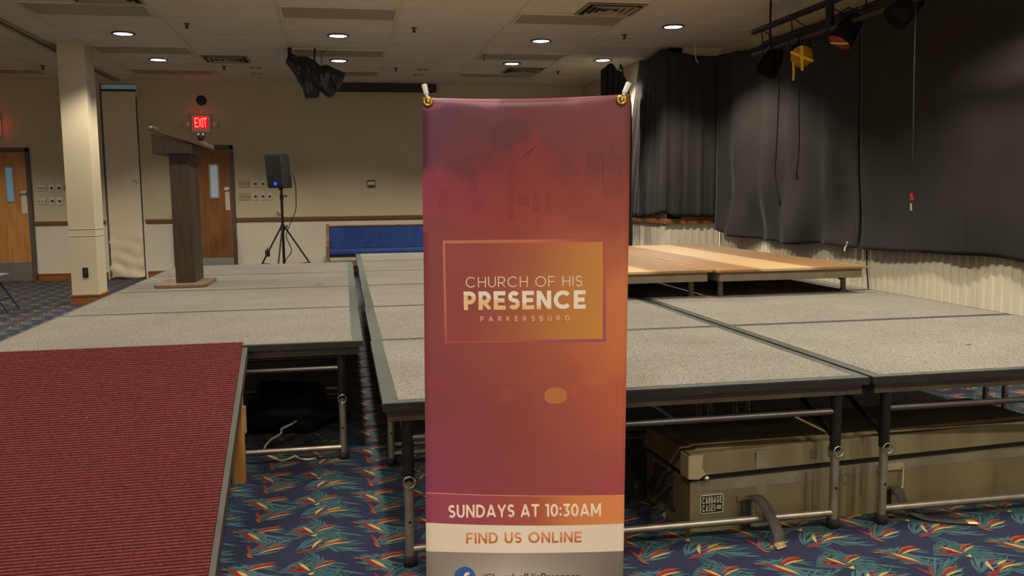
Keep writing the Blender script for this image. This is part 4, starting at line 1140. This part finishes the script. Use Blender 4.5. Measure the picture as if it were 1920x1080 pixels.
def banner():
    t = thing('banner_stand', 'tall church banner with orange logo box standing before the stage', 'banner', (2.60*math.sin(YAW), 2.60*math.cos(YAW), 0), -YAW)
    xc = .0
    xl, xr = -.2755, .3305     # the sheet leans a hair to the right
    def zt(u): return 1.611-.006*math.sin(PI*u)+.004*u          # sag between the grommets
    rows = [.03, .10, .18, 'b0', 'b1', 'b1l', .5, .6, .7, .8, .9, 1.0, 1.1, 1.2, 1.3, 1.4, 1.5, 1.56, 'c0', 'c1', 'c2', 'top']
    def zrow(r, u):
        s = 4*u*(1-u)
        if r == 'b0': return .243-.006*s-.006*u
        if r == 'b1': return .334-.008*s-.010*u
        if r == 'b1l': return .428-.006*s-.014*u
        if r == 'c0': return zt(u)-.03
        if r == 'c1': return zt(u)-.014
        if r == 'c2': return zt(u)-.005
        if r == 'top': return zt(u)
        return r
    def yrow(r, u):
        s = 4*u*(1-u)
        return {'c0': .0, 'c1': .002*s, 'c2': .007*s, 'top': .018*s}.get(r, 0.)
    NU = 24
    vs = []; fs = []; mi = []
    for r in rows:
        for i in range(NU+1):
            u = i/NU
            z = zrow(r, u); vs.append((xl+(xr-xl)*u+.0131*z, yrow(r, u), z))
    for j in range(len(rows)-1):
        k = 0
        if j < 3: k = 1
        elif j == 3: k = 2
        elif j == 4: k = 3
        for i in range(NU):
            a = j*(NU+1)+i; fs.append((a, a+1, a+NU+2, a+NU+1)); mi.append(k)
    mb = MB(); mb.v = vs; mb.f = fs; mb.mi = mi; mb.sm = [True]*len(fs)
    sh = mb.build('printed_sheet', [banner_print('banner_gradient'), banner_print('banner_grey', kind='grey'), banner_print('banner_white', kind='white'), banner_print('banner_band', kind='band')], t)
    d = sh.modifiers.new('Solid', 'SOLIDIFY'); d.thickness = .0012; d.offset = -1 if sh.data.polygons[200].normal.y < 0 else 1
    y = -.0002
    # thin pale line on top of the sunday band
    ln = MB(); N = 24
    p = [(xl+(xr-xl)*i/N+.0055, zrow('b1l', i/N)) for i in range(N+1)]
    ln.add([(x, y, z-.0012) for x, z in p]+[(x, y, z+.0012) for x, z in p], [(i, i+1, N+2+i, N+1+i) for i in range(N)])
    ln.build('printed_line', mat('printed_peach', (214, 146, 112), .5, var=.02), t, solid=.0001)
    # logo box
    lp = MB().box((-.203, y-.0001, .888), (.279, y+.0001, 1.196)).build('logo_border', banner_print('logo_border_print', kind='border'), t)
    MB().box((-.196, y-.0003, .896), (.270, y, 1.187)).build('logo_panel', banner_print('logo_panel_print', kind='panel'), t)
    yy = y-.0005
    printed('CHURCH OF HIS', .346, .0315, M['printw'], t, .036, 1.0555, yy, .085)
    printed('PRESENCE', .363, .0555, banner_print('presence_print', kind='presence'), t, .0375, .988, yy, .225)
    printed('PARKERSBURG', .267, .0150, mat('printed_peach_text', (244, 198, 168), .6, var=.01), t, .0385, .9535, yy, .12)
    printed('SUNDAYS AT 10:30AM', .466, .041, banner_print('sunday_print', kind='sunday'), t, .0315, .348, y-.0003, .185)
    printed('FIND US ONLINE', .354, .0345, banner_print('find_print', kind='find'), t, .028, .266, y-.0003, .17)
    # social badge
    MB().lathe([(0, .0002), (.0325, .0002), (.0325, 0)], 40, M=T(-.155, y, .160) @ RX(PI/2), smooth=False).build('round_badge', M['fbblue'], t)
    textobj('f', .021, .047, M['printw'], t, -.151, .130, y-.0009, off=.03, name='badge_letter')
    textobj('/ChurchofHisPresence', .302, .0215, M['text_dk'], t, .048, .1485, y-.0003)
    # faint printed building
    fd = banner_print('faint_building_print', .86, 'main', (1.2, 1.40))
    sil = [(-.26, 1.22), (-.26, 1.40), (-.235, 1.425), (-.205, 1.37), (-.20, 1.40), (-.168, 1.455), (-.155, 1.43), (-.12, 1.44), (-.09, 1.475), (-.075, 1.458), (-.06, 1.46), (-.052, 1.50)]
    for k in range(13):
        a = PI-PI*k/12; sil.append((.005+.062*math.cos(a), 1.50+.052*math.sin(a)))
        if k == 6: sil += [(.003, 1.575), (.007, 1.575), (.009, 1.552)]
    sil += [(.07, 1.46), (.03, 1.43), (.10, 1.50), (.14, 1.468), (.205, 1.395), (.225, 1.41), (.235, 1.44), (.25, 1.43), (.30, 1.475), (.325, 1.40), (.335, 1.36), (.335, 1.22)]
    MB().add([(x, y+.0000, z) for x, z in sil], [tuple(range(len(sil)))]).build('printed_building', fd, t, solid=.0001)
    fw = banner_print('faint_window_print', (.78, .78, .86))
    for x, z, a, b in ((-.11, 1.37, .014, .03), (-.075, 1.42, .018, .03), (-.035, 1.41, .012, .02), (-.10, 1.30, .014, .016), (.035, 1.31, .02, .016), (.075, 1.31, .012, .034), (.11, 1.31, .010, .03), (-.20, 1.32, .012, .03), (.245, 1.40, .026, .05), (.30, 1.38, .03, .06), (.0, 1.345, .008, .09)):
        MB().box((x-a, y-.0002, z-b), (x+a, y+.0001, z+b)).build('printed_window', fw, t)
    def spotp(x, z, a, b, m):
        N = 28
        MB().add([(x+a*math.copysign(abs(math.cos(q))**.8, math.cos(q)), y-.0001, z+b*math.copysign(abs(math.sin(q))**.8, math.sin(q))) for q in [2*PI*k/N for k in range(N)]], [tuple(range(N))]).build('printed_glow_spot', m, t, solid=.0001)
    spotp(.128, .725, .034, .025, mat('spot_amber', (184, 112, 64), .5, var=.02))
    spotp(-.024, .728, .026, .027, banner_print('spot_soft_amber', (1.12, 1.12, .98)))
    spotp(-.232, .765, .026, .027, banner_print('spot_crimson', (1.16, .86, .86)))
    spotp(.183, .738, .014, .015, banner_print('spot_small_amber', (1.1, 1.14, .96)))
    spotp(.24, .768, .045, .012, banner_print('spot_flat_amber', (1.07, 1.12, .95)))
    spotp(-.06, .655, .020, .022, banner_print('spot_soft_red', (1.08, .96, .96)))
    # grommets and the white arm tips that hook them
    for s, gx, gz, tx, tz in ((-1, -.238, 1.600, -.249, 1.645), (1, .324, 1.598, .347, 1.643)):
        ring = [(gx+.0108*math.cos(a), -.003, gz+.0108*math.sin(a)) for a in [2*PI*k/20 for k in range(20)]]
        g = MB().tube(ring, .0056, 8, closed=True).build('grommet', M['gold'], t)
        MB().lathe([(0, 0), (.009, 0)], 16, M=T(gx, -.0022, gz) @ RX(PI/2)).build('grommet_hole', M['dark'], g)
        MB().tube([(tx, .014, tz+.004), (tx+(gx-tx)*.62, .004, tz+(gz-tz)*.55)], [.0088, .0075], 10).tube([(tx+(gx-tx)*.6, .004, tz+(gz-tz)*.52), (gx+.002, -.006, gz+.006), (gx+.001, .006, gz-.006)], .0042, 8).build('hook_tip', M['white'], t)
    xm = (xl+xr)/2
    arms = MB()
    for tx, tz in ((-.249, 1.645), (.347, 1.643)): arms.tube([(tx, .02, tz), (xm, .09, .80)], .006, 8)
    for tx in (-.24, .32): arms.tube([(xm, .09, .80), (tx, .02, .03)], .006, 8)
    arms.build('support_arms', M['blackm'], t)
    MB().tube([(xm, .09, .78), (xm, .42, .012)], .009, 8).build('rear_leg', M['blackm'], t)
    MB().box((xm-.03, .07, .76), (xm+.03, .11, .84)).build('hub', M['black'], t, bevel=.006)
    for x in (-.24, .32): MB().tube([(x, .02, .035), (x, .0, .0)], .008, 8).build('foot', M['black'], t)
banner()

# ------------------------------------------------------------------ long olive case under the stage front
def case():
    a = math.radians(3.2)
    t = thing('equipment_case', 'long scuffed olive equipment case under the right stage front', 'case', (1.297, 3.135, 0), a)
    L, D = 1.66, .43
    body = MB().hexa([(.0, .0, .0), (L, 0, 0), (L, D, 0), (0, D, 0), (0, 0, .208), (L, 0, .224), (L, D, .224), (0, D, .208)], 0)
    # grey worn band under the lid line, paint patches, dark drip marks
    body.box((.03, -.0012, .165), (.62, .001, .209), 1).box((.62, -.0012, .12), (.655, .001, .17), 1).box((.285, -.0014, .05), (.33, .001, .17), 1).box((.008, -.0014, .004), (.05, .001, .03), 1).box((.655, -.0012, .18), (L-.02, .001, .215), 1)
    for x, w, z0 in ((.50, .012, .02), (.535, .007, .05), (.66, .010, .0), (.72, .016, .0), (.76, .006, .08)): body.box((x, -.0016, z0), (x+w, .001, .205), 2)
    b = body.build('body', [M['olive'], M['olive_g'], M['stain']], t)
    lid = MB().hexa([(-.012, -.014, .234), (L+.012, -.014, .250), (L+.012, D+.012, .250), (-.012, D+.012, .234), (.0, -.004, .320), (L, -.004, .333), (L, D, .333), (0, D, .320)])
    lid.hexa([(.03, .03, .318), (L-.03, .03, .331), (L-.03, D-.03, .331), (.03, D-.03, .318), (.05, .05, .330), (L-.05, .05, .342), (L-.05, D-.05, .342), (.05, D-.05, .330)])
    lid.box((.275, -.0152, .24), (.325, -.010, .31), 1).box((.52, -.0152, .262), (.545, -.010, .30), 2).box((.60, -.0152, .262), (.64, -.010, .31), 2)
    lid.build('lid', [M['olive'], M['olive_g'], M['stain']], t, bevel=.004)
    MB().box((.004, .004, .208), (L-.004, D-.004, .262)).build('lid_gap_dark', M['black'], t)  # black block standing for the dark open gap under the lid
    MB().prism([(-.018, .318), (.045, .318), (.042, .265), (.058, .240), (.03, .222), (-.018, .226)], 'y', -.0175, -.0135).box((-.018, -.0175, .226), (-.0135, .05, .318)).build('corner_bracket', M['tan'], t)
    MB().lathe([(0, .012), (.010, .010), (.013, 0)], 12, M=T(.062, -.012, .222) @ RX(PI/2)).build('bright_rivet', M['chrome'], t)
    # handle on the end
    MB().box((-.014, .12, .06), (-.0005, .32, .19)).build('end_plate', M['beam'], t)
    MB().tube([(-.012, .15, .155), (-.055, .16, .105), (-.06, .22, .095), (-.055, .28, .105), (-.012, .29, .155)], .011, 8).build('end_handle', M['black'], t)
    for x in (.0,): MB().box((-.004, .36, .02), (.0, .39, .20)).build('end_strap_mark', M['stain'], t)
    # label plate with its two lines of lettering
    p = MB().box((.045, -.004, .078), (.138, -.0005, .148)).build('label_plate', M['black'], t, bevel=.0015)
    fr = MB()
    for q, r in (((.042, -.0036, .075), (.141, -.0002, .079)), ((.042, -.0036, .147), (.141, -.0002, .151)), ((.042, -.0036, .075), (.046, -.0002, .151)), ((.137, -.0036, .075), (.141, -.0002, .151))): fr.box(q, r)
    fr.build('label_rim', M['label_silver'], p)
    printed('CABBAGE', .082, .028, M['label_silver'], p, .0915, .1155, -.0046, .21)
    printed('CASES', .056, .028, M['label_silver'], p, .0785, .0835, -.0046, .21)
    MB().box((.112, -.0048, .090), (.132, -.004, .106)).build('label_block', M['greyp'], p)
    # drop latch
    q = MB().box((.835, -.010, .178), (.955, -.0005, .206)).build('latch_plate', M['tan'], t, bevel=.002)
    MB().tube([(.842, -.012, .19), (.850, -.022, .105), (.945, -.022, .105), (.952, -.012, .19)], .0045, 8).build('latch_loop', M['tan'], q)
    MB().box((.20, -.006, .11), (.29, -.0005, .135)).build('strap_anchor', M['olive'], t, bevel=.002)
case()
def strap(pts, w, label, side):
    """flat webbing following a path; side gives the across direction"""
    t = thing('strap', label, 'strap', (0, 0, 0), 0, 'webbing straps of the case')
    P = bez(pts, 8); n = len(P); c = int(n*.84)
    sd = [Vector(side[0]).lerp(Vector(side[1]), i/(n-1)).normalized()*w/2 for i in range(n)]
    vs = [p-q for p, q in zip(P, sd)]+[p+q for p, q in zip(P, sd)]
    MB().add(vs, [(i, i+1, n+i+1, n+i) for i in range(c)], 0, True).build('webbing', M['strap'], t, solid=.003)
    vs2 = vs[c:n]+vs[n+c:]; k = n-c
    MB().add(vs2, [(i, i+1, k+i+1, k+i) for i in range(k-1)], 0, True).build('strap_tip', M['strap_end'], t, solid=.004)
strap([(1.545, 3.128, .138), (1.562, 3.10, .140), (1.580, 3.075, .115), (1.585, 3.035, .083), (1.588, 3.005, .062), (1.59, 2.975, .030), (1.578, 2.95, .010), (1.572, 2.915, .006)], .05, 'grey strap looped over the foot rail below the olive case label plate', ((1, .1, 0), (1, .35, 0)))
strap([(2.19, 3.155, .118), (2.195, 3.125, .105), (2.22, 3.11, .045), (2.26, 3.075, .016), (2.30, 3.05, .008), (2.36, 3.02, .006), (2.42, 3.0, .006), (2.45, 2.99, .006)], .05, 'grey strap hanging from the drop latch onto the carpet', ((1, .05, 0), (.1, 1, 0)))
# thin dark strips standing in for the strap shadows on the case front
for x, y, z0, z1, lab in ((1.53, 3.129, .0, .115, 'dark strip painted as the strap shadow down the case front below its label'), (2.165, 3.158, .0, .105, 'dark strip painted as the strap shadow straight below the drop latch')):
    o = MB().box((-.018, -.003, z0+.002), (.018, .003, z1)).build('strap', mat('strap_shadow', (44, 40, 34), .85, var=.1)); o.location = (x, y, 0); o.rotation_euler = (0, 0, .056)
    tag(o, lab, 'strap', 'webbing straps of the case')

# ------------------------------------------------------------------ clutter under the left stage
def lump(name, mtl, c, r, label, cat, seed):
    from mathutils import noise
    mb = MB(); nu, nv = 28, 16
    def fn(u, v):
        a = 2*PI*u; b = PI*(v-.5)
        d = Vector((math.cos(a)*math.cos(b), math.sin(a)*math.cos(b), math.sin(b)))
        k = 1+.35*noise.noise(d*1.7+Vector((seed, 0, 0)))+.15*noise.noise(d*5+Vector((seed, 3, 0)))
        z = max(.002, c[2]+d.z*r[2]*k)
        return (c[0]+d.x*r[0]*k, c[1]+d.y*r[1]*k, z)
    o = mb.grid(nu, nv, fn).build(name, mtl); tag(o, label, cat); return o
lump('equipment_bag', M['bag'], (-.33, 5.15, .10), (.24, .22, .17), 'slumped black equipment bag in the dark under the left stage', 'bag', 2.)
o = MB().tube(bez([(-.36, 4.66, .006), (-.41, 4.64, .006), (-.44, 4.68, .008), (-.43, 4.70, .03), (-.405, 4.70, .055), (-.373, 4.70, .072), (-.352, 4.70, .088), (-.352, 4.70, .105), (-.33, 4.70, .118), (-.30, 4.72, .126), (-.28, 4.80, .12)]), .006, 8).build('white_cable', M['cable'])
tag(o, 'white cable rising in a curl under the left stage', 'cable')
o = MB().tube(bez([(-.41, 4.56, .006), (-.37, 4.50, .006), (-.335, 4.47, .006), (-.295, 4.50, .006), (-.275, 4.53, .006), (-.25, 4.48, .006), (-.21, 4.455, .006), (-.17, 4.47, .006)]), .0055, 8).build('white_cable', M['cable'])
tag(o, 'white cable lying in two loops on the carpet behind the foot rail', 'cable')

# folding chair cut by the left edge
def chair():
    t = thing('folding_chair', 'navy folding chair with a grey seat cut by the left edge', 'chair', (-4.22, 11.35, 0))
    MB().box((-.21, -.20, .425), (.25, .20, .452)).build('seat', M['greytip'], t, bevel=.012, seg=3)
    for y in (-.19, .19):
        MB().tube([(.34, y, .012), (-.18, y, .86)], .011, 8).build('front_leg', M['navychair'], t)
        MB().tube([(-.26, y*.9, .012), (.14, y*.9, .43)], .011, 8).build('rear_leg', M['navychair'], t)
    MB().tube([(.25, -.19, .16), (.25, .19, .16)], .009, 8).build('cross_bar', M['navychair'], t)
    MB().tube([(.25, -.185, .16), (-.16, -.17, .12)], .009, 8).build('side_bar', M['navychair'], t)
    MB().box((-.20, -.19, .64), (-.17, .19, .84)).build('backrest', M['greytip'], t, bevel=.01)
chair()
# scraps
def scrap(name, x, y, z, r, m, label, cat):
    o = MB().lathe([(0, .003), (r*.6, .003), (r, 0)], 7).build(name, m); o.location = (x, y, z); o.scale = (1, .6, 1); tag(o, label, cat)
scrap('carpet_stain', -.21, 7.374, ZS+.0016, .03, M['dark'], 'small dark scuff on the stage carpet right of the lectern', 'scuff')
scrap('carpet_stain', 2.832, 3.56, ZS+.0016, .018, M['dark'], 'small dark scuff on the stage carpet near the right edge', 'scuff')

# ------------------------------------------------------------------ camera, world, view
cam = bpy.data.cameras.new('camera'); co = bpy.data.objects.new('camera', cam); C.objects.link(co)
cam.sensor_width = 36; cam.lens = 36*1650/1920; cam.clip_end = 100
p, r, y = .106318656, -.0111536224, .189051917
Mw = RZ(-y) @ RX(PI/2-p) @ RZ(r)
co.matrix_world = T(0, 0, 1.33) @ Mw
scene.camera = co
w = bpy.data.worlds.new('world'); scene.world = w; w.use_nodes = True
w.node_tree.nodes['Background'].inputs['Color'].default_value = (1, .88, .72, 1)
w.node_tree.nodes['Background'].inputs['Strength'].default_value = .9  # added warm ambient fill; it enters where the front wall is left out
vs = scene.view_settings
vs.view_transform = 'Standard'; vs.look = 'None'; vs.gamma = 1.0; vs.use_curve_mapping = False
vs.exposure = 0.2
scene.cycles.max_bounces = 10; scene.cycles.diffuse_bounces = 8
